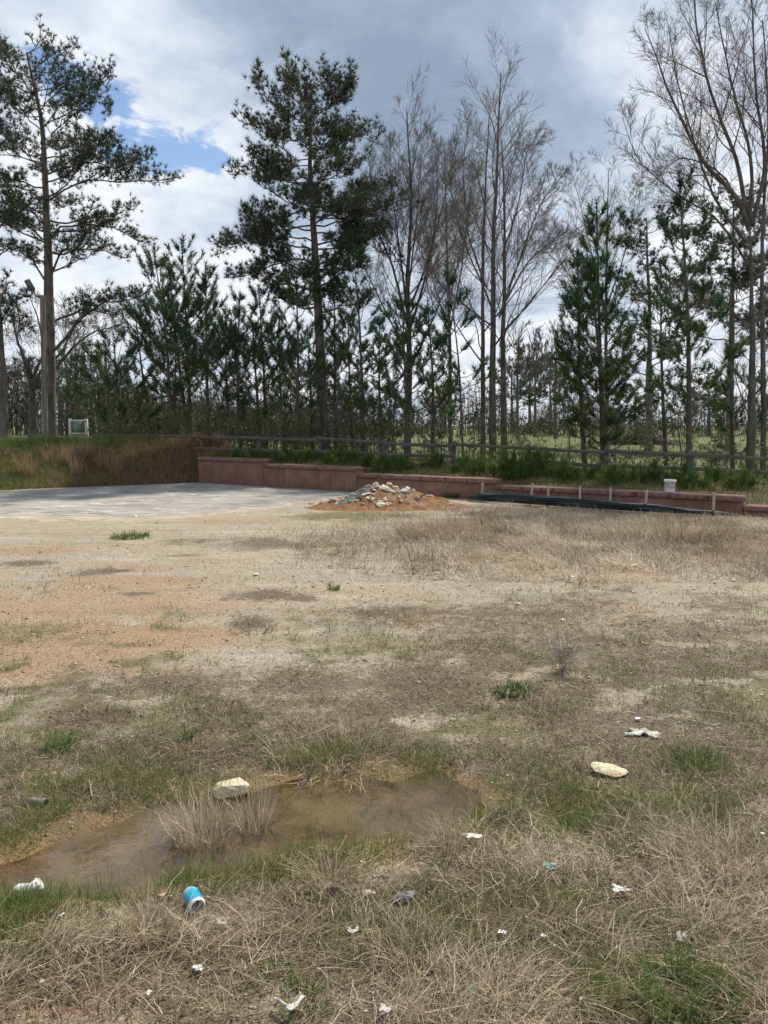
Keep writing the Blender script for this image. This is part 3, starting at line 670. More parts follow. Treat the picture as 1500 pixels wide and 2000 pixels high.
def bare_tree(name, label, base, stems, seed, depth=4, up=0.5, ang=0.55, nchild=(9, 7, 5, 4), ratio=0.5, rtw=0.004, group=None, jit=1.0, start=0.18, twmat='twig'):
    """leafless tree. stems: list of (control points, base radius, tip radius); child limbs sweep upwards"""
    global rng
    keep = rng; rng = np.random.default_rng(seed)
    e = empty(name, tuple(base), label, 'tree', group)
    big = Tubes(); small = Tubes(); cnt = [0]
    par = []
    def kids(lp, ln, r0, r1, lv, st):
        if lv == depth:
            par.append((lp[np.linspace(0, len(lp) - 1, 5).round().astype(int)], ln)); return
        m = len(lp); nc = nchild[min(lv - 1, len(nchild) - 1)]
        nc = max(2, int(nc * rng.uniform(0.8, 1.2))); ph = rng.random() * 6.28
        for k in range(nc):
            u = st + (1 - st) * (k + rng.random()) / nc; x = u * (m - 1); i0 = min(int(x), m - 2)
            q0 = lp[i0] + (lp[i0 + 1] - lp[i0]) * (x - i0); d = unit(lp[i0 + 1] - lp[i0])
            az = ph + k * 2.4 + rng.normal(0, 0.4)
            a_ = unit(np.cross(d, [0.31, 0.2, 0.93] if abs(d[2]) < 0.9 else [1.0, 0.1, 0])); b2 = np.cross(d, a_)
            th = ang * rng.uniform(0.65, 1.35); nd = unit(d * math.cos(th) + (a_ * math.cos(az) + b2 * math.sin(az)) * math.sin(th))
            cl = ln * (ratio if lv == 1 else ratio * 1.45) * (1.15 - (0.85 if lv == 1 else 0.55) * u) * rng.uniform(0.65, 1.2)
            if cl < 0.07: cl = 0.07
            rr = max(rtw, min((r0 + (r1 - r0) * u) * 0.5, 0.0075 * cl + 0.0018)); mm = 7 if lv <= 2 else (5 if lv == 3 else 3)
            pts = [q0]; dd = nd
            for s in range(mm - 1):
                dd = unit(dd + np.array([0, 0, up * 0.36]) * (2.0 / mm) * 1.6 + rng.normal(0, (0.10 if lv <= 2 else 0.07) * jit, 3)); pts.append(pts[-1] + dd * cl / (mm - 1))
            pts = np.array(pts); re = max(rtw * 0.75, rr * 0.3)
            (big if lv <= 1 else small).add(pts, np.linspace(rr, re, mm), 6 if lv <= 1 else (4 if lv == 2 else 3)); cnt[0] += 1
            kids(pts, cl, rr, re, lv + 1, 0.22)
    for cp, r0, r1 in stems:
        m = 18; lp = polyline(cp, m); ln = np.linalg.norm(np.diff(lp, axis=0), axis=1).sum(); lp = lp + wig(m, 0.012 * jit)
        fl = np.linspace(0, 1, m); big.add(lp, r0 * (1 - 0.9 * fl) * 0.9 + r1 * 0.3, 9)
        kids(lp, ln, r0, r1, 1, start)
    acc = Acc(); big.into(acc).build('trunk', M['greybark'], e, True)
    PP = np.array([p[0] for p in par]); LL = np.array([p[1] for p in par]); nl_ = nchild[-1]
    PP = np.repeat(PP, nl_, 0); LL = np.repeat(LL, nl_); n = len(PP)
    u = rng.uniform(0.05, 0.92, n) * 4; i0 = np.minimum(u.astype(int), 3); A = PP[np.arange(n), i0]; B = PP[np.arange(n), i0 + 1]
    q0 = A + (B - A) * (u - i0)[:, None]; d = unit(B - A)
    nd = unit(d + unit(np.cross(d, rand_unit(n))) * np.tan(ang * rng.uniform(0.6, 1.3, n))[:, None] + [0, 0, up * 0.25])
    cl = np.maximum(LL * 0.62 * rng.uniform(0.35, 1.5, n), 0.15)[:, None]
    p1 = q0 + nd * cl * 0.5; p2 = p1 + unit(nd + rng.normal(0, 0.16, (n, 3)) + [0, 0, up * 0.3]) * cl * 0.5
    acc = Acc(); small.into(acc)
    V_, F_ = tubes(np.stack([q0, p2], 1), np.tile([rtw, rtw * 0.6], (n, 1)), 3)
    acc.add(V_, F_, np.repeat(rng.uniform(0.2, 0.8, n), 6)); acc.build('crown', M[twmat], e)
    rng = keep
    return e
def root(px, D):
    x = (px - 750) / FPX * (D * CP + (EYE - 0.5) * SP); return np.array([x, D, Hs(x, D) - 0.05])
# ------------------------------------------------------------------ mature pines
def limb_px(D, *pts):                             # control points (px, py, depth offset)
    return [at(p[0], p[1], D + p[2]) for p in pts]
def prof_dome(mx_, lowcut=0.5):
    return lambda f: mx_ * (lowcut + (1 - lowcut) * min(1, f / 0.25)) * (1 - 0.62 * max(0, (f - 0.3) / 0.7) ** 2.2)
D1 = 27.0; b1 = root(99, D1)
big_pine('pine_tree', 'tall mature pine rising beside the wooden light pole', b1,
         [b1, at(96, 600, D1), at(90, 400, D1), at(76, 220, D1), at(50, 100, D1)], 0.23,
         [limb_px(D1, (98, 690, 0), (150, 620, -.4), (215, 595, -.6), (268, 585, -.8)),
          limb_px(D1, (100, 632, 0), (160, 605, .3), (235, 612, .6)),
          limb_px(D1, (97, 548, 0), (150, 500, -.3), (205, 492, -.5), (262, 520, -.6)),
          limb_px(D1, (97, 470, 0), (170, 455, .4), (240, 470, .6), (285, 492, .7)),
          limb_px(D1, (95, 392, 0), (150, 366, -.4), (240, 366, -.8), (336, 360, -1)),
          limb_px(D1, (93, 340, 0), (170, 328, .4), (250, 330, .8), (310, 318, 1)),
          limb_px(D1, (88, 285, 0), (150, 268, -.3), (215, 285, -.6), (262, 310, -.7)),
          limb_px(D1, (84, 250, 0), (130, 215, .3), (185, 175, .6), (195, 140, .7)),
          limb_px(D1, (80, 215, 0), (120, 185, -.4), (165, 160, -.7), (205, 215, -.8)),
          limb_px(D1, (94, 395, 0), (40, 362, .3), (-20, 372, .5)),
          limb_px(D1, (90, 330, 0), (30, 300, -.5), (-40, 290, -.8)),
          limb_px(D1, (95, 560, 0), (50, 500, -.3), (0, 480, -.8)),
          limb_px(D1, (95, 470, 0), (40, 440, .6), (-30, 420, 1)),
          limb_px(D1, (80, 240, 0), (30, 190, .2), (-20, 160, .4)),
          limb_px(D1, (70, 190, 0), (20, 120, -.3), (-10, 80, -.4)),
          limb_px(D1, (62, 140, 0), (100, 115, .2), (118, 100, .3))],
         0.44, prof_dome(2.5), 32, 0.175, 16, seed=4, dens=1.1, wd=.0150)
D2 = 25.0; b2 = root(634, D2)
big_pine('pine_tree', 'tallest pine, with a dense dark dome-shaped crown, in the middle', b2,
         [b2, at(622, 600, D2), at(612, 400, D2), at(607, 250, D2), at(612, 172, D2)], 0.20,
         [limb_px(D2, (612, 520, 0), (560, 505, -.3), (500, 520, -.6), (440, 545, -.8)),
          limb_px(D2, (614, 560, 0), (570, 590, .4), (520, 560, .6), (470, 530, .8)),
          limb_px(D2, (612, 440, 0), (540, 436, -.4), (480, 455, -.8), (432, 490, -1)),
          limb_px(D2, (611, 405, 0), (560, 400, .3), (500, 420, .6), (436, 460, .8)),
          limb_px(D2, (608, 370, 0), (560, 350, -.4), (505, 330, -.6), (440, 345, -.8)),
          limb_px(D2, (606, 310, 0), (550, 285, .3), (500, 255, .5), (458, 240, .6)),
          limb_px(D2, (604, 270, 0), (560, 225, -.3), (520, 180, -.5), (500, 150, -.6)),
          limb_px(D2, (612, 400, 0), (670, 375, .5), (730, 350, .9), (782, 365, 1.2)),
          limb_px(D2, (614, 440, 0), (670, 420, -.4), (720, 400, -.7), (790, 395, -.9)),
          limb_px(D2, (610, 330, 0), (655, 300, .3), (700, 270, .6), (738, 262, .8)),
          limb_px(D2, (608, 260, 0), (650, 220, -.3), (680, 190, -.4), (692, 160, -.5)),
          limb_px(D2, (614, 480, 0), (680, 455, .2), (720, 455, .5), (760, 500, .6)),
          limb_px(D2, (606, 230, 0), (590, 180, -.3), (550, 125, -.4))],
         0.40, prof_dome(2.3, 0.75), 46, 0.185, 20, seed=9, up=0.3, dens=1.25, wd=.0135)
D3 = 24.0; b3 = root(4, D3)
big_pine('pine_tree', 'thick pine trunk cut by the left picture edge, drooping lower limbs', b3,
         [b3, at(-6, 650, D3), at(-20, 420, D3), at(-40, 120, D3)], 0.27,
         [limb_px(D3, (-10, 590, 0), (15, 575, .6), (35, 600, 1), (45, 640, 1.2)),
          limb_px(D3, (-8, 660, 0), (12, 625, .2), (40, 640, .4)),
          limb_px(D3, (-14, 520, 0), (10, 490, .6), (25, 500, 1.0)),
          limb_px(D3, (-18, 450, 0), (20, 430, -.5), (50, 450, -.9)),
          limb_px(D3, (-20, 400, 0), (15, 385, -.3), (55, 405, -.5))],
         0.56, prof_dome(1.3), 12, 0.20, 16, seed=14, dens=1.1, wd=.018)
D4 = 40.0; b4 = root(1425, D4)
big_pine('pine_tree', 'broad dark pine far back behind the right bare tree', b4,
         [b4, at(1428, 650, D4), at(1432, 395, D4)], 0.22, [], 0.42, prof_dome(3.4, 0.8), 26, 0.26, 14, seed=21, wd=0.028)
D5 = 36.0; b5 = root(1268, D5)
big_pine('pine_tree', 'round-topped pine half hidden between the two right young pines', b5,
         [b5, at(1268, 650, D5), at(1262, 432, D5)], 0.17, [], 0.30, prof_dome(2.1, 0.8), 24, 0.24, 14, seed=22, wd=0.026)

# ------------------------------------------------------------------ young pines along the fence
YP = [  # px of root, distance, (top px, py), reach, seed, kwargs, label
    (240, 25.6, (222, 655), 1.35, 31, dict(lo=.06, dead=0), 'short bushy young pine at the left end of the row'),
    (338, 25.4, (300, 488), 1.35, 32, dict(r0=.075, mid=(322, 640)), 'young pine with a leaning, forked top beside the left mature pine'),
    (375, 26.4, (355, 472), 1.45, 33, dict(stems=2, r0=.075), 'tallest of the young pines left of the red wall'),
    (408, 24.6, (402, 515), 1.15, 34, dict(), 'young pine rising above the left end of the red wall'),
    (300, 29.0, (262, 590), 1.5, 35, dict(dens=.75, lo=.08), 'dark young pine behind the left end of the fence'),
    (470, 24.2, (468, 575), 1.15, 36, dict(lo=.16), 'young pine left of centre with light olive tips'),
    (520, 25.2, (505, 560), 1.25, 37, dict(stems=2), 'twin-stemmed young pine left of the tallest pine'),
    (575, 23.4, (578, 525), 1.2, 38, dict(), 'young pine growing right against the tallest pine on its left'),
    (655, 26.0, (652, 500), 1.2, 39, dict(lo=.2), 'slim young pine growing against the tallest pine on its right'),
    (710, 23.6, (687, 450), 1.15, 40, dict(r0=.065, lo=.16, mid=(703, 650)), 'tall slim young pine with a dense dark tip right of the tallest pine'),
    (748, 26.5, (742, 620), 1.05, 41, dict(lo=.12, dens=1.2), 'small thin young pine between the tallest pine and the bare trees'),
    (795, 21.9, (785, 575), 1.15, 42, dict(lo=.14, stems=1, r0=.06, dens=1.25), 'bushy young pine in front of the left bare tree'),
    (905, 21.6, (870, 512), 0.85, 43, dict(lo=.2, dens=.62, r0=.045, mid=(893, 680)), 'sparse thin young pine between the two central bare trees'),
    (845, 25.0, (835, 590), 1.0, 44, dict(lo=.12, dens=1.1), 'small young pine just right of the left bare tree'),
    (1180, 20.6, (1165, 392), 1.05, 45, dict(stems=2, r0=.085, lo=.10, dead=.3, dens=1.3, per=14), 'dense dark young pine with a broad pointed crown right of centre'),
    (1143, 21.6, (1128, 500), 0.95, 46, dict(r0=.08, lo=.12, dead=.2, dens=1.2, per=14), 'shorter young pine leaning left beside the dense pointed one'),
    (1347, 19.9, (1326, 338), 1.15, 47, dict(r0=.085, lo=.16, dens=1.0, per=14, mid=(1343, 620)), 'airy young pine with a tall brush-like leader at right'),
    (1302, 22.6, (1290, 520), 1.0, 48, dict(lo=.15, dens=.8), 'lower young pine just left of the airy one'),
    (1432, 22.0, (1428, 655), 0.8, 49, dict(lo=.1), 'small young pine near the right edge behind the fence'),
    (610, 29.0, (600, 640), 1.3, 50, dict(lo=.05, dead=0), 'low dark young pine behind the tallest pine trunk'),
    (450, 28.5, (440, 600), 1.4, 51, dict(dens=.75, lo=.06, dead=0), 'dark young pine filling the gap behind the olive-tipped one'),
    (555, 30.5, (545, 620), 1.4, 52, dict(dens=.75, lo=.08, dead=0), 'distant young pine between the twin-stemmed pine and the tallest pine'),
    (1490, 23.5, (1492, 560), 0.9, 53, dict(lo=.15), 'young pine at the right picture edge'),
    (185, 33.0, (178, 700), 1.4, 54, dict(lo=.05, dead=0), 'low young pine behind the white sign frame'),
    (130, 36.0, (140, 690), 1.6, 55, dict(lo=.05, dead=0), 'far young pine directly above the white sign frame'),
    (345, 31.0, (345, 620), 1.5, 56, dict(dens=.75, lo=.05, dead=0), 'dark young pine in the second row behind the left fence'),
    (215, 30.0, (205, 690), 1.3, 57, dict(lo=.03, dead=0), 'low young pine at the far left fence end'),
    (690, 28.0, (680, 620), 1.1, 58, dict(lo=.2), 'young pine in the second row right of the tallest pine'),
]
for px, D, tp, reach, sd, kw, lab in YP:
    b_ = root(px, D); kw = dict(kw)
    if kw.get('mid'): kw['mid'] = at(*kw['mid'], D)
    young_pine('young_pine', lab, b_, at(tp[0], tp[1], D), reach, sd, group='young pines along the fence', **kw)
# thin saplings standing among the pines
SAP = [(415, 24.0, (405, 690)), (445, 23.4, (452, 720)), (490, 23.0, (480, 735)), (540, 23.5, (548, 715)), (640, 22.6, (655, 700)), (668, 23.5, (660, 640)), (765, 22.5, (772, 690)), (835, 22.8, (842, 705)), (862, 22.4, (850, 730)), (1112, 22.0, (1100, 760)), (1330, 21.5, (1318, 700)), (125, 26.5, (122, 715)), (925, 21.5, (930, 720))]
SL = ['left of the wall top', 'behind the first wall step', 'between the olive-tipped pine and the second fence post', 'behind the second wall step', 'right of the tallest pine trunk', 'close behind the tallest pine trunk', 'left of the left bare tree', 'right of the left bare tree', 'between the bare trees', 'left of the dense pointed pine', 'beside the airy right pine', 'right of the light pole', 'left of the grey twin trunks']
for (px, D, tp), sl in zip(SAP, SL):
    b_ = root(px, D); t_ = at(*tp, D)
    bare_tree('sapling', 'thin leafless sapling ' + sl, b_, [([b_, b_ + (t_ - b_) * .5 + rng.normal(0, .06, 3), t_], 0.022, 0.004)], int(px), depth=2, up=.5, ang=.5, nchild=(9, 4), ratio=.28, group='thin saplings among the pines', start=.25)

# ------------------------------------------------------------------ leafless trees
def stem(D, r0, r1, *pts): return ([at(p[0], p[1], D + (p[2] if len(p) > 2 else 0)) for p in pts], r0, r1)
DB1 = 26.0; g = root(797, DB1)
def stem0(D, px, r0, r1, *pts):
    s = stem(D, r0, r1, *pts); s[0].insert(0, root(px, D)); return s
bare_tree('bare_tree', 'leafless grey tree with many upright stems right of the tallest pine', g,
          [stem0(DB1, 797, 0.136, 0.014, (797, 700), (795, 560), (803, 400), (795, 215)),
           stem(DB1, 0.053, 0.008, (797, 640), (775, 540, -.3), (735, 420, -.6), (722, 305, -.8)),
           stem(DB1, 0.046, 0.007, (797, 610), (780, 480, .4), (762, 330, .6), (760, 275, .7)),
           stem(DB1, 0.053, 0.008, (798, 650), (825, 560, .3), (850, 430, .5), (858, 290, .7)),
           stem(DB1, 0.043, 0.007, (800, 600), (840, 500, -.5), (872, 370, -.8), (890, 290, -1)),
           stem(DB1, 0.037, 0.007, (797, 700), (745, 590, .3), (700, 500, .5), (680, 460, .6)),
           stem(DB1, 0.037, 0.007, (800, 720), (860, 590, .3), (905, 480, .4), (915, 405, .5)),
           stem(DB1, 0.031, 0.006, (799, 560), (815, 420, .8), (825, 300, 1), (830, 255, 1.1))],
          61, depth=3, up=.30, ang=.64, nchild=(24, 9, 7), ratio=.34, twmat='paletwig', rtw=.0036, start=.3)
DB2 = 24.0; g = root(965, DB2)
bare_tree('bare_tree', 'tallest leafless tree in the middle with a tapering pointed crown', g,
          [stem0(DB2, 962, 0.136, 0.010, (964, 700), (966, 520), (972, 330), (978, 145)),
           stem0(DB2, 985, 0.120, 0.008, (985, 700), (988, 560, .2), (990, 400, .3), (985, 275, .4)),
           stem0(DB2 + .3, 944, 0.096, 0.008, (946, 700), (948, 520, .2), (955, 350, .3), (960, 225, .4)),
           stem(DB2, 0.037, 0.007, (975, 620), (1010, 530, -.4), (1050, 420, -.7), (1090, 345, -.9)),
           stem(DB2, 0.034, 0.006, (985, 590), (1040, 500, .4), (1085, 470, .6), (1118, 460, .8)),
           stem(DB2, 0.034, 0.006, (960, 600), (915, 500, -.4), (885, 400, -.6), (880, 335, -.8)),
           stem(DB2, 0.031, 0.006, (950, 560), (915, 450, .5), (905, 330, .7), (912, 235, .9)),
           stem(DB2, 0.031, 0.006, (980, 500), (1015, 380, .5), (1035, 280, .7), (1048, 260, .8)),
           stem(DB2, 0.031, 0.006, (965, 640), (900, 590, .4), (850, 540, .6), (835, 480, .8))],
          64, depth=3, up=.30, ang=.64, nchild=(24, 9, 7), ratio=.34, twmat='paletwig', rtw=.0034, start=.28)
DB3 = 20.5; g = root(1468, DB3)
bare_tree('bare_tree', 'big leafless tree at right with long limbs sweeping up and left', g,
          [stem0(DB3, 1468, 0.136, 0.035, (1468, 700), (1466, 560), (1462, 440)),
           stem(DB3, 0.074, 0.008, (1464, 450), (1430, 380, -.3), (1370, 320, -.6), (1318, 220, -.9), (1255, 60, -1.1)),
           stem(DB3, 0.062, 0.008, (1462, 440), (1440, 330, .2), (1385, 180, .4), (1355, 40, .5), (1348, -120, .6)),
           stem(DB3, 0.056, 0.008, (1466, 430), (1470, 330, -.3), (1440, 190, -.6), (1400, 0, -.8)),
           stem(DB3, 0.062, 0.008, (1468, 440), (1490, 330, .4), (1475, 180, .6), (1465, -60, .8)),
           stem(DB3, 0.043, 0.007, (1455, 470), (1405, 400, .5), (1365, 300, .8), (1330, 180, 1), (1300, 20, 1.2)),
           stem(DB3, 0.037, 0.006, (1464, 520), (1390, 420, -.3), (1310, 370, -.6), (1240, 300, -.8), (1215, 230, -.9)),
           stem(DB3, 0.031, 0.006, (1464, 640), (1420, 600, .3), (1370, 590, .5), (1330, 560, .7)),
           stem(DB3, 0.056, 0.008, (1470, 470), (1530, 380, -.5), (1545, 200, -.8), (1530, -50, -1)),
           stem(DB3, 0.037, 0.007, (1450, 405), (1395, 330, .9), (1330, 310, 1.2), (1260, 370, 1.4))],
          67, depth=3, up=.32, ang=.64, nchild=(22, 9, 6), ratio=.32, rtw=.0031, start=.22)
DB4 = 22.5; g = root(1492, DB4)
bare_tree('bare_tree', 'slim leafless trunk at the right picture edge', g,
          [stem0(DB4, 1492, 0.088, 0.021, (1492, 650), (1490, 430), (1500, 250), (1490, 40))], 70, depth=3, up=.6, ang=.45, nchild=(12, 6, 4), ratio=.22, rtw=.0056, start=.45)
DB5 = 38.0; g = root(1185, DB5)
bare_tree('bare_tree', 'fine-twigged leafless tree behind the dense pointed young pine', g,
          [stem0(DB5, 1185, 0.128, 0.014, (1185, 560), (1188, 330)),
           stem(DB5, 0.043, 0.008, (1185, 620), (1150, 480, .5), (1115, 330, .8)),
           stem(DB5, 0.043, 0.008, (1185, 600), (1225, 470, -.5), (1245, 350, -.8)),
           stem(DB5, 0.037, 0.008, (1185, 650), (1110, 540, .3), (1065, 430, .6))], 73, depth=3, up=.30, ang=.64, nchild=(24, 9, 7), ratio=.34, twmat='paletwig', rtw=.0048, start=.3)
DB6 = 34.0; g = root(68, DB6)
bare_tree('bare_tree', 'gnarled spreading leafless tree behind the light pole', g,
          [stem0(DB6, 66, 0.240, 0.056, (62, 770), (50, 700)),
           stem(DB6, 0.087, 0.014, (58, 740), (40, 680, -.5), (22, 610, -.8), (0, 570, -1)),
           stem(DB6, 0.087, 0.014, (62, 750), (85, 690, .4), (78, 630, .6), (60, 580, .7)),
           stem(DB6, 0.093, 0.014, (66, 760), (110, 720, -.4), (170, 660, -.8), (235, 640, -1)),
           stem(DB6, 0.074, 0.014, (70, 740), (120, 690, .6), (160, 620, .9), (205, 600, 1)),
           stem(DB6, 0.062, 0.014, (60, 770), (20, 740, .4), (-10, 730, .6))], 76, depth=4, up=.25, ang=.6, nchild=(10, 7, 5, 5), ratio=.42, rtw=.0065, jit=1.8, start=.2)
DB7 = 33.0; g = root(880, DB7)
bare_tree('bare_tree', 'pale leafless tree seen between the two tall bare trees', g,
          [stem0(DB7, 880, 0.112, 0.014, (878, 600), (868, 300)), stem(DB7, 0.043, 0.008, (880, 640), (905, 500, .4), (925, 330, .6)), stem(DB7, 0.037, 0.008, (880, 660), (845, 540, .4), (815, 400, .6))], 79, depth=3, up=.30, ang=.64, nchild=(24, 9, 7), ratio=.34, twmat='paletwig', rtw=.0044, start=.35)
for k, (px, D, top, lab) in enumerate([(1010, 62, 640, 'left'), (1045, 66, 655, 'middle'), (1085, 60, 630, 'right')]):
    g = root(px, D)
    bare_tree('bare_tree', 'distant leafless tree across the field, %s one of three left of the dense pine' % lab, g,
              [stem0(D, px, 0.160, 0.021, (px, 760), (px + 4, top)), stem(D, 0.062, 0.014, (px, 770), (px - 20, 720, .6), (px - 30, top + 30, 1)), stem(D, 0.062, 0.014, (px, 775), (px + 22, 720, -.6), (px + 32, top + 40, -1))],
              81 + k, depth=3, up=.5, ang=.5, nchild=(10, 7, 5), ratio=.4, rtw=.016, start=.2, group='distant bare trees across the field')
# pines on the far side of the field
for k, (px, D, top, w, lab) in enumerate([(1035, 85, 690, 3.6, 'left of the dense pointed young pine'), (1000, 92, 715, 3.2, 'beside the grey twin trunks'), (1075, 80, 720, 3.0, 'nearest to the dense pointed young pine'), (1385, 75, 745, 3.0, 'right of the airy young pine'), (870, 95, 765, 3.0, 'between the two tall bare trees'), (660, 90, 770, 3.2, 'seen past the tallest pine trunk'), (1240, 82, 760, 3.0, 'left of the airy young pine')]):
    g = root(px, D)
    big_pine('pine_tree', 'distant pine across the field ' + lab, g, [g, at(px, 790, D), at(px, top, D)], 0.2, [], 0.35, prof_dome(w, .9), 16, 0.5, 10, seed=120 + k, dens=.5, wd=.075, group='pines across the field')

# ------------------------------------------------------------------ far brush beyond the field: reads as one mass
def far_brush():
    acc = Acc(); leaf = Acc(); tr = Tubes()
    for k in range(1700):
        px = rng.uniform(-250, 1750); left = px < 620
        D = rng.uniform(42, 58) if left else rng.uniform(66, 92)
        x = (px - 750) / FPX * D; z = Hs(x, D)
        h = rng.uniform(1.2, 3.4) * (0.55 + 0.9 * vnoise(np.array([px / 80.0]), np.array([3.0]), 4)[0]) * (1.0 if left else 1.35)
        if left: h *= 0.85 if px > 230 else 1.5
        lean = rng.normal(0, .4, 2)
        tr.add(np.array([[x, D, z], [x + lean[0] * .5, D + lean[1] * .5, z + h * .55], [x + lean[0], D + lean[1], z + h]]), np.array([.035, .025, .01]), 3)
        n_ = 10; u = rng.uniform(.1, 1, n_)
        p = np.stack([x + lean[0] * u + rng.normal(0, .5, n_), D + rng.normal(0, .5, n_), z + h * u], 1)
        for q in range(6):
            a = p[q]; tr.add(np.array([a, a + rng.normal(0, .3, 3) + [0, 0, .4], a + rng.normal(0, .45, 3) + [0, 0, .8]]), np.array([.016, .012, .006]), 3)
        if rng.random() < 0.45: needles(p, unit(rng.normal(0, .6, (n_, 3)) + [0, 0, .6]), np.full(n_, .40), .065, 9, .9, np.clip(rng.normal(.6, .2, n_), 0, 1), leaf)
    tr.into(acc); o = acc.build('far_brush', M['twig']); tag(o, 'brown leafless brush along the far side of the field', 'brush', kind='stuff')
    o = leaf.build('far_evergreen_brush', M['needle']); tag(o, 'dull green evergreen brush along the far side of the field', 'brush', kind='stuff')
far_brush()

# ------------------------------------------------------------------ grass and litter
def blades(acc, x, y, z, az, lean, length, width, curl, tint, seg=3, lie=True):
    """ribbons that start at (x, y, z), lean from the vertical towards az and curl further over along their length"""
    n = len(x)
    if n == 0: return
    h = np.stack([np.cos(az), np.sin(az)], 1); P = np.empty((n, seg + 1, 3)); P[:, 0] = np.stack([x, y, z], 1)
    kink = rng.normal(0, 0.14, (n, seg))
    for k in range(seg):
        th = lean + curl * (k + 0.5) / seg + kink[:, k]; st = (length / seg)[:, None]
        hv = h if k == 0 else np.stack([np.cos(az + kink[:, k] * 2), np.sin(az + kink[:, k] * 2)], 1)
        P[:, k + 1, :2] = P[:, k, :2] + hv * np.sin(th)[:, None] * st
        P[:, k + 1, 2] = P[:, k, 2] + np.cos(th) * st[:, 0]
        if lie: P[:, k + 1, 2] = np.maximum(P[:, k + 1, 2], z + 0.002 + 0.006 * rng.random(n))
    ra = az + math.pi / 2 + rng.normal(0, 0.7, n); sd = np.stack([np.cos(ra), np.sin(ra), rng.normal(0, 0.25, n)], 1)
    w = width[:, None] * np.linspace(1, 0.22, seg + 1)[None, :] * 0.5
    A = P - sd[:, None, :] * w[..., None]; B = P + sd[:, None, :] * w[..., None]
    V = np.stack([A, B], 2).reshape(-1, 3); k = (seg + 1) * 2
    i = np.arange(n)[:, None] * k + np.arange(seg)[None, :] * 2
    F = np.stack([i, i + 1, i + 3, i + 2], -1).reshape(-1, 4)
    acc.add(V, F, np.repeat(np.clip(tint, 0, 1), k))
def scatter(n, xr, yr, dens, persp=True):
    """n points in a rectangle, kept by density; persp spreads them evenly over the picture rather than over the ground"""
    m = n * 3
    if persp:
        y = 1 / rng.uniform(1 / yr[1], 1 / yr[0], m); x = rng.uniform(xr[0], xr[1], m) * y
    else:
        x = rng.uniform(xr[0], xr[1], m); y = rng.uniform(yr[0], yr[1], m)
    k = rng.random(m) < dens(x, y); x, y = x[k][:n], y[k][:n]
    return x, y
def clumped(x, y, f, s):                           # noise gate for patchy growth
    return sstep(0.42, 0.62, fbm(x * f, y * f, 3, s))
DRY = [(1150, 1880, 560, 130, 1), (300, 1930, 420, 80, .45), (1430, 1700, 190, 110, 1), (650, 1860, 330, 100, 1), (250, 1850, 200, 45, .9), (650, 1440, 160, 40, .8), (500, 1790, 200, 60, .9), (880, 1640, 70, 30, .8), (1150, 1740, 300, 60, .9), (1420, 1560, 120, 60, .5)]
DARKDRY = [(185, 1402, 55, 16, 1), (445, 1396, 55, 18, 1), (240, 1480, 260, 40, .8), (600, 1345, 130, 35, .6), (860, 1350, 190, 45, .7), (1085, 1400, 80, 60, .9), (490, 1228, 45, 18, .8), (330, 1360, 150, 30, .6), (750, 1460, 330, 40, .7), (1320, 1480, 230, 50, .8), (1250, 1330, 190, 60, .45), (1020, 1210, 260, 40, .4), (520, 1170, 60, 8, .8), (215, 1122, 50, 6, .9), (750, 1200, 150, 25, .4), (560, 1470, 150, 30, .9), (1050, 1480, 120, 40, .8), (1300, 1230, 200, 40, .4), (330, 1090, 50, 5, .5)]
GREEN = [(600, 1478, 480, 32, .7), (1120, 1565, 280, 65, 2.2), (760, 1490, 300, 25, 1.2), (930, 1610, 170, 40, .8), (330, 1545, 230, 36, .8), (30, 1740, 110, 70, .9), (700, 1665, 230, 35, .8), (1340, 1950, 120, 40, .9), (1360, 1490, 60, 45, .8), (1310, 1610, 180, 40, .8), (60, 1850, 140, 40, .7), (420, 1720, 160, 40, .7), (140, 1590, 160, 50, .5), (700, 1575, 260, 60, .7), (900, 1740, 200, 50, .35), (1100, 1770, 120, 40, .4), (1240, 1960, 220, 40, .5), (700, 1940, 120, 40, .4), (1450, 1880, 100, 60, .4), (250, 1700, 160, 30, .6)]
SPRIG = [(130, 1326, 40, 10, 1), (415, 1295, 45, 12, .9), (255, 1330, 40, 10, .6), (610, 1288, 40, 12, 1), (800, 1316, 50, 10, 1), (590, 1325, 60, 14, .5), (40, 1306, 22, 7, 1), (880, 1240, 120, 20, .4), (1000, 1195, 40, 9, .9), (1130, 1143, 50, 9, .8), (1210, 1290, 80, 18, .6), (1340, 1260, 70, 18, .7), (1440, 1225, 60, 16, .8), (1300, 1180, 90, 14, .6), (1390, 1320, 60, 30, .8), (1490, 1415, 30, 25, 1), (1060, 1170, 90, 10, .5), (690, 1051, 40, 5, 1), (640, 1066, 70, 6, .5), (700, 1006, 150, 12, .5), (470, 1050, 120, 8, .4), (1240, 1070, 60, 8, .4), (830, 1060, 60, 6, .4), (1150, 1230, 200, 40, .3), (1330, 1400, 160, 60, .3)]
def inpond(x, y): return poly_sd(x, y, POND)

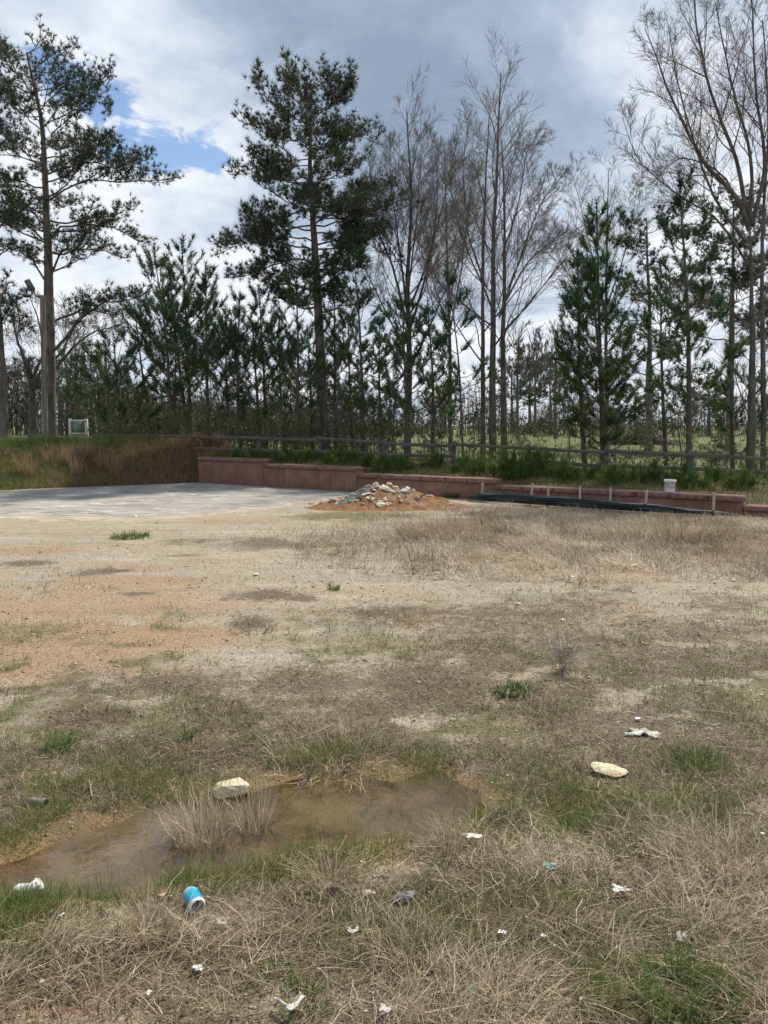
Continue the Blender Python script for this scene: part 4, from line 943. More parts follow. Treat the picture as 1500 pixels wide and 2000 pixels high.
def dry_foreground():
    acc = Acc()
    # flattened, tangled straw
    f = lambda x, y: np.clip(blob_field(DRY, x, y, .35, 90), 0, 1) * (0.12 + 0.88 * clumped(x, y, 2.6, 13)) * (inpond(x, y) > 0.03)
    x, y = scatter(23000, (-.62, .62), (1.75, 3.4), f); n = len(x); z = H(x, y)
    az = rng.uniform(0, 6.283, n) * 0.55 + 6.283 * fbm(x * 1.1, y * 1.1, 3, 31) * 1.6
    blades(acc, x, y, z + rng.uniform(0, .025, n), az, rng.normal(1.28, .26, n), rng.uniform(.04, .18, n), rng.uniform(.0014, .0032, n), rng.normal(.25, .3, n), np.where(rng.random(n) < .4, rng.normal(.88, .12, n), rng.normal(.34, .16, n)), 3)
    # standing stalks and arching blades
    g = lambda x, y: f(x, y) * clumped(x, y, 4.5, 57)
    x, y = scatter(7000, (-.62, .62), (1.75, 3.3), g); n = len(x); z = H(x, y)
    blades(acc, x, y, z, rng.uniform(0, 6.283, n), np.abs(rng.normal(.45, .3, n)), rng.uniform(.05, .17, n), rng.uniform(.0014, .0028, n), rng.normal(.9, .5, n), np.where(rng.random(n) < .5, rng.normal(.9, .1, n), rng.normal(.45, .16, n)), 4)
    # brown thatch close to the soil
    x, y = scatter(22000, (-.62, .62), (1.7, 4.2), lambda x, y: np.clip(blob_field(DRY, x, y, .35, 90) + .5 * blob_field(DARKDRY, x, y, .35, 90), 0, 1) * (inpond(x, y) > 0.04)); n = len(x); z = H(x, y)
    blades(acc, x, y, z, rng.uniform(0, 6.283, n), rng.normal(1.42, .15, n), rng.uniform(.03, .12, n), rng.uniform(.002, .004, n), rng.normal(.1, .3, n), rng.normal(.22, .16, n), 2)
    o = acc.build('dry_straw', M['straw']); tag(o, 'tangled dry straw covering the near ground', 'dry grass', kind='stuff')
dry_foreground()
def dark_dry():
    acc = Acc()
    f = lambda x, y: np.maximum(np.clip(blob_field(DARKDRY, x, y, .35, 91), 0, 1) * (0.15 + 0.85 * clumped(x, y, 3.4, 17)), 0.8 * cover(x, y) * (0.2 + 0.8 * clumped(x, y, 6, 19))) * (inpond(x, y) > 0.05)
    x, y = scatter(62000, (-.60, .60), (2.7, 10.5), f); n = len(x); z = H(x, y); k = np.clip(y / 4, 1, 2)
    az = rng.uniform(0, 6.283, n)
    blades(acc, x, y, z, az, rng.normal(1.12, .36, n), rng.uniform(.02, .085, n), rng.uniform(.002, .0036, n) * k, rng.normal(.45, .4, n), np.where(rng.random(n) < .16, rng.normal(.85, .12, n), rng.normal(.20, .18, n)), 2)
    # sparse dead bits over the whole lot
    x, y = scatter(9000, (-.58, .58), (2.8, 13), lambda x, y: 0.25 + 0.75 * clumped(x, y, 1.6, 71) * (inpond(x, y) > 0.05)); n = len(x); z = H(x, y); k = np.clip(y / 4, 1, 2.6)
    blades(acc, x, y, z, rng.uniform(0, 6.283, n), rng.normal(1.3, .25, n), rng.uniform(.02, .08, n), rng.uniform(.0025, .004, n) * k, rng.normal(.2, .3, n), rng.normal(.35, .25, n), 2)
    o = acc.build('dead_grass', M['greystraw']); tag(o, 'grey-brown dead grass in patches over the dirt lot', 'dry grass', kind='stuff')
dark_dry()
def green_fg():
    acc = Acc()
    f = lambda x, y: np.clip(blob_field(GREEN, x, y, .35, 92), 0, 1) * (0.08 + 0.92 * clumped(x, y, 5.0, 23)) * np.where(inpond(x, y) < -0.10, 0.30, 1)
    x, y = scatter(38000, (-.62, .62), (1.75, 4.2), f); n = len(x); z = H(x, y)
    blades(acc, x, y, z, rng.uniform(0, 6.283, n), np.abs(rng.normal(.28, .25, n)), rng.uniform(.03, .105, n), rng.uniform(.0014, .0030, n), rng.normal(.55, .4, n), rng.normal(.64, .2, n), 3)
    f = lambda x, y: np.maximum(np.clip(blob_field(SPRIG, x, y, .3, 93), 0, 1) * (0.1 + 0.9 * clumped(x, y, 4.0, 29)), .8 * cover(x + 31, y) * clumped(x, y, 2.2, 129)) * (inpond(x, y) > 0.03)
    x, y = scatter(38000, (-.60, .60), (1.8, 14), f); n = len(x); z = H(x, y); k = np.clip(y / 4, .6, 3)
    blades(acc, x, y, z, rng.uniform(0, 6.283, n), np.abs(rng.normal(.5, .35, n)), rng.uniform(.025, .075, n), rng.uniform(.0022, .0040, n) * k, rng.normal(.6, .4, n), rng.normal(.55, .22, n), 3)
    # blades standing in the shallows and along the shore
    ring = lambda x, y: np.exp(-((inpond(x, y) + .0) / .11) ** 2) * sstep(.40, .58, fbm(x * 5.5, y * 5.5, 3, 143)) * (y < 6)
    x, y = scatter(12000, (-.62, .40), (2.2, 4.0), ring); n = len(x); z = H(x, y)
    blades(acc, x, y, z, rng.uniform(0, 6.283, n), np.abs(rng.normal(.35, .3, n)), rng.uniform(.03, .11, n), rng.uniform(.0014, .0028, n), rng.normal(.5, .4, n), rng.normal(.62, .22, n), 3)
    o = acc.build('green_grass', M['green']); tag(o, 'fresh green grass growing round the puddle and through the dirt', 'grass', kind='stuff')
green_fg()
def dry_band():
    """deep belt of matted dry grass in front of the silt fence"""
    acc = Acc()
    B = [(1250, 1045, 420, 42, 1), (1500, 1060, 250, 50, 1), (930, 1020, 150, 20, .85), (900, 1055, 110, 14, .45), (1050, 1000, 260, 20, 1), (1450, 1015, 200, 14, 1)]
    f = lambda x, y: np.clip(1.35 * blob_field(B, x, y, .25, 94), 0, 1) * (y < base_line(x) - 0.5)
    x, y = scatter(66000, (-.12, .64), (7.6, 15.5), f); n = len(x); z = H(x, y)
    az = 2.6 + rng.normal(0, 1.0, n) + 9 * (fbm(x * .9, y * .9, 3, 41) - .5); tall = (0.38 + 0.9 * sstep(.3, .7, fbm(x * 1.1, y * 1.1, 3, 43))) * (1 - .5 * sstep(11.0, 13.2, y))
    cl = fbm(x * 2.2, y * 1.6, 4, 47)
    blades(acc, x, y, z, az, np.abs(rng.normal(1.0, .45, n)), rng.uniform(.12, .36, n) * tall, rng.uniform(.005, .010, n), rng.normal(.8, .55, n), rng.normal(.60, .24, n) + 1.5 * (cl - .5), 2)
    # thin outlying wisps, and the low litter round the pile
    B2 = [(700, 1045, 330, 22, .3), (560, 1060, 200, 14, .5), (900, 1080, 250, 14, .5), (960, 985, 110, 14, 1), (860, 985, 60, 12, .8)]
    x, y = scatter(9000, (-.2, .6), (8, 15.5), lambda x, y: np.clip(blob_field(B2, x, y, .3, 95), 0, 1) * (y < base_line(x) - .4)); n = len(x); z = H(x, y)
    blades(acc, x, y, z, rng.uniform(0, 6.283, n), np.abs(rng.normal(.8, .4, n)), rng.uniform(.06, .2, n), rng.uniform(.004, .007, n), rng.normal(.5, .4, n), rng.normal(.42, .2, n), 3)
    o = acc.build('matted_dry_grass', M['greystraw']); tag(o, 'deep belt of matted dry grass in front of the black silt fence', 'dry grass', kind='stuff')
dry_band()
def bank_grass():
    a1, a2 = Acc(), Acc()
    S_ = lambda x, y: y - base_line(x)
    # the slope left of the wall
    f = lambda x, y: ((S_(x, y) > 0.02) & (S_(x, y) < 4.6)).astype(float) * (x < WX0 + .2)
    x, y = scatter(36000, (-15, -4.8), (15, 27), f, False); n = len(x); z = H(x, y)
    gr = sstep(-6.6, -9.6, x + 2.0 * (fbm(x * .7, y * .7, 3, 51) - .5)) * .8 + .55 * sstep(2.2, 3.8, S_(x, y)) * (x < -6.5)
    isg = rng.random(n) < gr
    k = isg; m = k.sum()
    blades(a1, x[k], y[k], z[k], rng.uniform(0, 6.283, m), np.abs(rng.normal(.35, .3, m)), rng.uniform(.12, .34, m), rng.uniform(.007, .013, m), rng.normal(.7, .4, m), rng.normal(.5, .2, m), 2)
    k = ~isg; m = k.sum()
    blades(a2, x[k], y[k], z[k], rng.uniform(0, 6.283, m), np.abs(rng.normal(.4, .35, m)), rng.uniform(.12, .38, m), rng.uniform(.006, .012, m), rng.normal(.7, .4, m), rng.normal(.55, .22, m), 2)
    # terrace between wall and fence, and the field edge beyond
    f = lambda x, y: ((S_(x, y) > 0.34) & (y < FA + FB * x + 3.0)).astype(float)
    x, y = scatter(26000, (-5.0, 11), (11, 27), f, False); n = len(x); z = H(x, y)
    gr = 0.30 + 0.5 * clumped(x, y, .8, 61); isg = rng.random(n) < gr
    k = isg; m = k.sum()
    blades(a1, x[k], y[k], z[k], rng.uniform(0, 6.283, m), np.abs(rng.normal(.3, .25, m)), rng.uniform(.06, .26, m), rng.uniform(.006, .012, m), rng.normal(.6, .4, m), rng.normal(.30, .2, m), 2)
    k = ~isg; m = k.sum()
    blades(a2, x[k], y[k], z[k], rng.uniform(0, 6.283, m), np.abs(rng.normal(.45, .4, m)), rng.uniform(.06, .24, m), rng.uniform(.005, .010, m), rng.normal(.7, .4, m), rng.normal(.30, .2, m), 2)
    # field tufts
    x = rng.uniform(-12, 26, 10000); y = rng.uniform(20, 48, 10000); k = (y > FA + FB * x + 2.5); x, y = x[k], y[k]; n = len(x); z = H(x, y)
    blades(a1, x, y, z, rng.uniform(0, 6.283, n), np.abs(rng.normal(.3, .25, n)), rng.uniform(.06, .16, n), rng.uniform(.012, .024, n), rng.normal(.6, .4, n), rng.normal(.42, .18, n), 2)
    o = a1.build('bank_green_grass', M['green']); tag(o, 'green grass on the bank, behind the wall and over the field', 'grass', kind='stuff')
    o = a2.build('bank_rusty_grass', M['rust']); tag(o, 'rusty brown dead grass on the bank and behind the wall', 'dry grass', kind='stuff')
bank_grass()
def undergrowth():
    """thin stems and low leafy scrub under the pines; no one could count it"""
    tr = Tubes(); leaf = Acc(); acc = Acc()
    N = 1000
    for k in range(N):
        px = rng.uniform(190, 1560) if k % 5 else rng.uniform(190, 760); D = rng.uniform(0.4, 7.5); r = (px - 750) / FPX
        y = FA / (1 - FB * r) + D; x = r * y; left = px < 780
        if not left and rng.random() < .55: continue
        if (not left) and D < 2 and rng.random() < .4: continue
        z = Hs(x, y); h = rng.uniform(.5, 1.7) * (1.25 if left else .75)
        ln = rng.normal(0, .12, 2); p = np.array([[x, y, z - .03], [x + ln[0], y + ln[1], z + h * .5], [x + ln[0] * 2.2, y + ln[1] * 2.2, z + h]])
        tr.add(p, np.array([.010, .008, .004]), 3)
        for q in range(rng.integers(2, 6)):
            u = rng.uniform(.25, .95); a = p[0] + (p[2] - p[0]) * u; d = unit(rng.normal(0, 1, 3) * [1, 1, .35] + [0, 0, .6]); l = rng.uniform(.15, .5)
            tr.add(np.array([a, a + d * l * .5, a + d * l + [0, 0, .05]]), np.array([.005, .004, .003]), 3)
        if rng.random() < (.62 if left else .5):
            m = rng.integers(8, 20); q = p[0] + (p[2] - p[0]) * rng.uniform(.15, 1.0, (m, 1)) + rng.normal(0, .16, (m, 3))
            needles(q, unit(rng.normal(0, .7, (m, 3)) + [0, 0, .7]), np.full(m, .13), .018, 8, .8, np.clip(rng.normal(.72, .2, m), 0, 1), leaf)
    tr.into(acc); o = acc.build('undergrowth_stems', M['twig']); tag(o, 'thin brown undergrowth stems below the pines', 'undergrowth', kind='stuff')
    o = leaf.build('undergrowth_leaves', M['youngneedle']); tag(o, 'dull olive undergrowth foliage below the pines', 'undergrowth', kind='stuff')
undergrowth()
def litter_bits():
    acc = Acc()
    f = lambda x, y: (0.12 + 0.88 * np.clip(blob_field(ORG, x, y, .3, 60), 0, 1) * clumped(x, y, 4, 83)) * (inpond(x, y) > 0.0)
    x, y = scatter(14000, (-.60, .60), (1.75, 9), f); n = len(x); z = H(x, y); k = np.clip(y / 3.5, .8, 2)
    a = rng.uniform(0, 6.283, n); l = rng.uniform(.003, .009, n) * np.minimum(k, 1.4); w = l * rng.uniform(.3, .8, n)
    u = np.stack([np.cos(a) * l, np.sin(a) * l, rng.normal(0, .35, n) * l], 1); v = np.stack([-np.sin(a) * w, np.cos(a) * w, rng.normal(0, .5, n) * w], 1)
    c = np.stack([x, y, z + .004 + .5 * l], 1)
    V = np.stack([c - u, c + v, c + u, c - v], 1).reshape(-1, 3); acc.add(V, np.arange(n * 4).reshape(-1, 4), np.repeat(np.clip(rng.normal(.4, .25, n), 0, 1), 4))
    o = acc.build('leaf_litter', M['litter']); tag(o, 'small dark dead leaf bits scattered over the ground', 'litter', kind='stuff')
litter_bits()
OCT = unit(np.array([[1, 0, 0], [0, 1, 0], [-1, 0, 0], [0, -1, 0], [0, 0, 1], [0, 0, -.4], [.7, .7, .45], [-.7, .6, .5], [.6, -.75, .4], [-.65, -.7, .5]], float))
OCF = np.array([[0, 6, 4], [6, 1, 4], [1, 7, 4], [7, 2, 4], [2, 9, 4], [9, 3, 4], [3, 8, 4], [8, 0, 4], [6, 0, 5], [1, 6, 5], [7, 1, 5], [2, 7, 5], [9, 2, 5], [3, 9, 5], [8, 3, 5], [0, 8, 5]])
def gravel():
    acc = Acc()
    f = lambda x, y: 0.25 + 0.75 * sstep(.4, .65, fbm(x * .9, y * .9, 3, 97)) * (1 - .6 * np.clip(blob_field(DRY, x, y, .3, 90), 0, 1))
    x, y = scatter(9500, (-.58, .58), (1.8, 12), f); k = inpond(x, y) > -.05; x, y = x[k], y[k]; n = len(x); z = H(x, y)
    s = (.0016 + .0070 * rng.random(n) ** 5) * np.clip(y / 3, .8, 2.6)
    S3 = s[:, None] * rng.uniform(.6, 1.3, (n, 3)) * [1, 1, .65]
    a = rng.uniform(0, 6.283, n); ca, sa = np.cos(a), np.sin(a)
    B = OCT[None] * rng.uniform(.75, 1.2, (n, 10, 1)) * S3[:, None, :]
    V = np.stack([B[..., 0] * ca[:, None] - B[..., 1] * sa[:, None] + x[:, None], B[..., 0] * sa[:, None] + B[..., 1] * ca[:, None] + y[:, None], B[..., 2] + (z + s * .2)[:, None]], -1)
    acc.add(V.reshape(-1, 3), (np.arange(n)[:, None, None] * 10 + OCF[None]).reshape(-1, 3), np.repeat(rng.random(n), 10))
    o = acc.build('gravel', M['gravel']); tag(o, 'small pale gravel strewn over the dirt lot', 'gravel', kind='stuff')
M['gravel'] = mat_leaf('gravel', [(0.0, (0.28, 0.22, 0.15)), (0.4, (0.43, 0.355, 0.25)), (0.8, (0.56, 0.49, 0.37)), (1.0, (0.70, 0.65, 0.55))], 0.0, 0.9)
gravel()

# ------------------------------------------------------------------ light pole, sign frame
def light_pole():
    D = 24.4; p = root(88, D); top = at(83, 577, D)
    e = empty('light_pole', tuple(p), 'short wooden light pole in front of the left mature pine', 'light pole')
    n = 12; V, F = tubes(polyline([p - [0, 0, .2], p + (top - p) * .5 + [.03, 0, 0], top], n)[None], np.linspace(.105, .085, n)[None], 12)
    a = Acc(); a.add(V, F); k = len(V); a.add(np.vstack([V[-12:], top + [0, 0, .01]]), np.array([[i, (i + 1) % 12, 12] for i in range(12)])); a.build('pole', M['polewood'], e, True)
    q = at(58, 557, D - .1)
    V, F = tubes(polyline([top - [0, 0, .08], top + [-.2, -.05, .0], q + [.12, 0, -.12], q + [.03, 0, -.05]], 12)[None], np.full((1, 12), .018), 8)
    Acc_ = Acc(); Acc_.add(V, F); Acc_.build('bracket', M['greymetal'], e, True)
    # floodlight housing, tilted
    ax = unit(np.array([-.42, -.1, .9])); sx = unit(np.cross(ax, [0, 1, 0])); sy = np.cross(ax, sx)
    def bx(c, hx, hy, hz, tz=1.0):
        s = [(-1, -1), (1, -1), (1, 1), (-1, 1)]
        return np.array([c + sx * hx * i + sy * hy * j - ax * hz for i, j in s] + [c + sx * hx * tz * i + sy * hy * tz * j + ax * hz for i, j in s])
    o = mesh('lamp_head', bx(q, .085, .075, .17, .92), BOXF, M['greymetal'], e); bevel(o, .02, 2)
    f = mesh('lamp_lens', bx(q - sy * -.078, .065, .006, .14), BOXF, M['lens'], e); f.parent = o
    w = mesh('wire', *tubes(polyline([top + [.10, -.1, -.1], p + [.12, -.11, 3], p + [.11, -.11, .3]], 8)[None], np.full((1, 8), .008), 5), M['greymetal'], e)
light_pole()
def sign_frame():
    D = 31.0; a = at(138, 850, D); b_ = at(170, 850, D); z0 = Hs(a[0], D); z1 = at(150, 818, D)[2]
    e = empty('sign_frame', (a[0], D, z0), 'small white post-and-rail sign frame with faded panel on the grass', 'sign')
    for x in (a[0], b_[0]):
        o = mesh('post', box((x - .05, D), (x + .05, D), None, .10, (z0 - .1,) * 2, (z1,) * 2), BOXF, M['whitepaint'], e); bevel(o, .008)
    for h0 in (z1 - .11, z0 + .22):
        mesh('rail', box((a[0] + .052, D), (b_[0] - .052, D), None, .05, (h0,) * 2, (h0 + .07,) * 2), BOXF, M['whitepaint'], e)
    mesh('panel', box((a[0] + .055, D + .005), (b_[0] - .055, D + .005), None, .02, (z0 + .292,) * 2, (z1 - .112,) * 2), BOXF, M['panel'], e)
sign_frame()

# ------------------------------------------------------------------ rocks
_ico = {}
def icosphere(sub):
    if sub in _ico: return _ico[sub]
    import bmesh
    bm = bmesh.new(); bmesh.ops.create_icosphere(bm, subdivisions=sub, radius=1.0)
    V = np.array([v.co[:] for v in bm.verts]); F = np.array([[v.index for v in f.verts] for f in bm.faces]); bm.free()
    _ico[sub] = (V, F); return V, F
def rock(name, label, c, size, mat, seed, group=None, sub=3, rot=0.0, cuts=7, cat='rock', tilt=0.0, rough=.05):
    """angular stone: a ball cut flat by several random planes, then roughened"""
    g = np.random.default_rng(seed); V, F = icosphere(sub); V = V.copy()
    for k in range(cuts):
        nrm = unit(g.normal(size=3)); d = g.uniform(.45, .85); s = V @ nrm; V -= np.maximum(s - d, 0)[:, None] * nrm
    V += unit(V) * ((fbm(V[:, 0] * 2.5 + V[:, 2] * 1.7 + seed, V[:, 1] * 2.5 - V[:, 2] * 1.3, 4, seed) - .5) * rough * 4)[:, None]
    V = V * np.array(size) / 2 / np.abs(V).max(0)
    ct, st = math.cos(tilt), math.sin(tilt); V = np.stack([V[:, 0] * ct + V[:, 2] * st, V[:, 1], -V[:, 0] * st + V[:, 2] * ct], 1)
    cr, sr = math.cos(rot), math.sin(rot); V = np.stack([V[:, 0] * cr - V[:, 1] * sr, V[:, 0] * sr + V[:, 1] * cr, V[:, 2]], 1)
    o = mesh(name, V, F, mat, None, False); o.location = tuple(c)
    me = o.data; me.polygons.foreach_set('use_smooth', np.ones(len(me.polygons), bool))
    if sub < 3: me.polygons.foreach_set('use_smooth', np.zeros(len(me.polygons), bool))
    else: me.set_sharp_from_angle(angle=R(22))
    return tag(o, label, cat, group)
def on_ground(px, py, dz=0.0):
    p = gp(px, py); p[2] = Hs(p[0], p[1]); q = gp(px, py, p[2]); q[2] = Hs(q[0], q[1]) + dz; return q
rock('pale_rock', 'pale cream rock at the far edge of the puddle', on_ground(455, 1540, .012), (.175, .11, .062), M['palerock'], 3, rot=.15, tilt=-.18, sub=4, cuts=16, rough=.07)
rock('pale_rock', 'flat pale yellow rock in the grass right of the puddle', on_ground(1188, 1508, .006), (.185, .12, .062), M['palerock'], 8, rot=-.2, tilt=.03, sub=4, cuts=16, rough=.07)
rock('dark_stone', 'dark grey stone in the straw below the puddle', on_ground(795, 1758, .01), (.085, .06, .05), M['darkrock'], 12, rot=.3)
rock('pale_stone', 'small cream stone left of the dark grey stone', on_ground(720, 1747, .006), (.05, .035, .03), M['palerock'], 13)
MID = [(1240, 1107, .11, 'pale stone at the foot of the dry grass belt'), (500, 1124, .08, 'pale stone alone in the bare gravel left of centre'), (1012, 1181, .07, 'pale stone beside the green sprig right of centre'), (885, 1406, .035, 'little pale stone in the sandy patch'), (493, 1272, .04, 'little pale stone near the middle left'), (1118, 1128, .06, 'pale stone left of the larger one below the grass belt'), (990, 1020, .12, 'pale stone in front of the silt fence'), (1100, 1212, .05, 'little pale stone among the right sprigs'), (265, 1010, .10, 'pale stone on the rim of the asphalt'), (1430, 1135, .07, 'pale stone near the right edge in the gravel'), (1062, 995, .11, 'pale stone lying against the silt fence')]
for k, (px, py, s, lab) in enumerate(MID):
    rock('stone', lab, on_ground(px, py, s * .12), (s, s * .75, s * .5), M['whiterock'] if k % 2 else M['palerock'], 200 + k, 'pale stones on the lot', sub=2, rot=k)

# ------------------------------------------------------------------ dirt and rubble pile
PC = np.array([0.0, 15.15])
def pile_h(x, y):
    u = (x - PC[0]); v = (y - PC[1])
    h = .29 * np.exp(-((u + .25) / .62) ** 2 - (v / .62) ** 2) + .25 * np.exp(-((u - .45) / .65) ** 2 - ((v - .1) / .6) ** 2) + .10 * np.exp(-((u - 1.05) / .5) ** 2 - (v / .5) ** 2) + .08 * np.exp(-((u + 1.1) / .4) ** 2 - ((v + .25) / .4) ** 2)
    h = h * (1 + .55 * (fbm(x * 3.2, y * 3.2, 4, 301) - .5)) + .07 * (fbm(x * 9, y * 9, 3, 302) - .5) * sstep(.02, .12, h)
    return h - .025
def dirt_pile():
    x = np.linspace(-1.9, 1.9, 120); y = np.linspace(13.9, 16.5, 80); X_, Y_ = np.meshgrid(x, y)
    Z_ = pile_h(X_, Y_); V = np.stack([X_, Y_, Z_], -1).reshape(-1, 3); nx_ = len(x)
    i, j = np.meshgrid(np.arange(nx_ - 1), np.arange(len(y) - 1)); q = (j * nx_ + i).ravel(); F = np.stack([q, q + 1, q + nx_ + 1, q + nx_], 1)
    F = F[(V[F][:, :, 2] > -.03).any(1) & (V[F][:, :, 2] > -.045).all(1)]
    o = mesh('dirt_pile', V, F, M['clay'], None, True); tag(o, 'mound of reddish clay dirt in front of the wall', 'dirt pile')
dirt_pile()
def on_pile(px, py):
    """first point of the pile or lot met along the line of sight"""
    for _ in range(40):
        d = ray(px, py); t = np.linspace(12.5, 15.6, 500) / d[1]; p = np.array([0, 0, EYE]) + d * t[:, None]
        g = np.maximum(pile_h(p[:, 0], p[:, 1]), 0.0); hit = p[:, 2] <= g
        if hit.any(): break
        py += 1.0
    k = np.argmax(hit); return np.array([p[k, 0], p[k, 1], g[k]])
RUB = [  # px, py, width px, height px, material, label
    (733, 952, 12, 13, 'palerock', 'upright cream chunk at the crest of the dirt pile'),
    (750, 957, 17, 11, 'palerock', 'cream chunk right of the upright one on the dirt pile'),
    (761, 946, 16, 9, 'pinkrock', 'salmon brick chunk lying on the crest of the dirt pile'),
    (767, 940, 10, 9, 'pinkrock', 'small pinkish chunk on the very top of the dirt pile'),
    (758, 960, 13, 10, 'whiterock', 'whitish chunk below the salmon brick chunk'),
    (774, 948, 8, 7, 'palerock', 'little cream chunk right of the salmon brick chunk'),
    (791, 946, 25, 8, 'greyrock', 'flat grey slab piece high on the right of the pile'),
    (794, 953, 15, 8, 'whiterock', 'bluish white block under the flat grey slab'),
    (788, 961, 18, 9, 'whiterock', 'white flat block lowest of the right-hand stack'),
    (807, 956, 8, 9, 'palerock', 'tan chunk at the right end of the stack'),
    (815, 973, 14, 8, 'brownrock', 'brown lump on the right flank of the dirt pile'),
    (744, 987, 20, 8, 'palerock', 'long cream fragment at the foot of the dirt pile'),
    (769, 979, 8, 9, 'whiterock', 'white fragment at the middle of the pile front'),
    (779, 974, 6, 7, 'palerock', 'small cream fragment right of the white one on the pile front'),
    (660, 986, 13, 8, 'palerock', 'cream fragment at the left foot of the pile'),
    (649, 967, 17, 9, 'whiterock', 'whitish chunk left of the grey debris heap'),
    (683, 981, 12, 6, 'greyrock', 'grey fragment below the grey debris heap'),
    (712, 977, 9, 7, 'brownrock', 'brown fragment left on the pile front'),
    (726, 976, 9, 6, 'pinkrock', 'pinkish fragment mid left on the pile front'),
    (752, 979, 7, 6, 'pinkrock', 'tiny pink fragment in the middle of the pile front'),
    (628, 982, 9, 5, 'greyrock', 'grey fragment farthest left of the pile'),
    (606, 985, 12, 5, 'brownrock', 'brown clod beyond the left foot of the pile'),
    (879, 986, 7, 5, 'palerock', 'pale fragment right of the pile in the dry grass'),
    (836, 970, 9, 6, 'brownrock', 'tan clod on the low right tail of the pile'),
    (597, 991, 8, 4, 'greyrock', 'dark clod in front of the asphalt left of the pile'),
]
for k, (px, py, w, h, m, lab) in enumerate(RUB):
    p = on_pile(px, py); s = p[1] / FPX
    rock('rubble_chunk', lab, p + [0, .02, h * s * .18], (w * s * 1.3, w * s * 1.0, h * s * 1.3), M[m], 400 + k, 'rubble on the dirt pile', sub=2, rot=k * .7, cuts=9, cat='rubble', tilt=(k % 5 - 2) * .15, rough=.03)
SM = [('whiterock', 'palerock', 'greyrock', 'brownrock', 'pinkrock')[i] for i in range(5)]
for k in range(90):
    px = rng.normal(735, 44); py = rng.uniform(946, 989); w = rng.uniform(3, 10); p = on_pile(px, py); s = p[1] / FPX
    if pile_h(p[0], p[1]) < .02 and k % 4: continue
    rock('rubble_chunk', 'one of many small broken chunks strewn over the dirt pile', p + [0, .01, w * s * .12], (w * s * rng.uniform(1.0, 1.8), w * s, w * s * rng.uniform(.4, .9)), M[SM[k % 5] if k % 3 else 'whiterock'], 460 + k, 'rubble on the dirt pile', sub=1, rot=k, cuts=6, cat='rubble', tilt=(k % 7 - 3) * .2, rough=.03)
def grey_heap():
    """folded heap of dirty grey sheeting and broken lumps on the left of the pile"""
    n, m = 70, 46; u = np.linspace(-1, 1, n); v = np.linspace(0, 1, m); U, Vv = np.meshgrid(u, v)
    a, b_ = on_pile(708, 940), on_pile(655, 980)
    c = np.array([-.42, 15.12]); x = c[0] + U * .20 + (Vv - .45) * -.62; y = c[1] - .02 + U * .26 - (Vv - .3) * .42
    z = np.maximum(pile_h(x, y), 0) + .06 * (1 - U ** 2) * np.sin(np.clip(Vv, 0.04, 1) * 3.1) + .11 * (1 - np.abs(U) ** 3) * (fbm(U * 2.3 + Vv * 2, Vv * 6.5, 4, 311) - .38) + .05 * np.abs(np.sin(U * 7 + Vv * 5 + 3 * fbm(U * 2, Vv * 3, 2, 7))) * (1 - U ** 4)
    V = np.stack([x, y, z], -1).reshape(-1, 3); i, j = np.meshgrid(np.arange(n - 1), np.arange(m - 1)); q = (j * n + i).ravel()
    o = mesh('debris_heap', V, np.stack([q, q + 1, q + n + 1, q + n], 1), M['greyrock'], None, True)
    md = o.modifiers.new('thick', 'SOLIDIFY'); md.thickness = .02
    tag(o, 'lumpy dirty grey debris draped over the left end of the dirt pile', 'debris')
grey_heap()
def stick(name, label, p, q, r, mat, cat, group=None, sides=7):
    V, F = tubes(polyline([p, (np.array(p) + q) / 2 + rng.normal(0, .06 * np.linalg.norm(np.array(q) - p), 3) * [1, 1, .4], q], 7)[None], np.linspace(r, r * .7, 7)[None], sides)
    a = Acc(); a.add(V, F); o = a.build(name, mat, None, True); return tag(o, label, cat, group)
p = on_pile(738, 950); stick('plastic_pipe', 'thin white pipe slanting across the top of the dirt pile', p + [-.02, 0, .05], on_pile(748, 960) + [.04, -.03, .04], .014, M['whitepaint'], 'pipe')
p = on_pile(817, 973); stick('broken_branch', 'brown broken branch sticking out of the right flank of the pile', p, p + [.28, .1, .16], .015, M['youngbark'], 'branch')

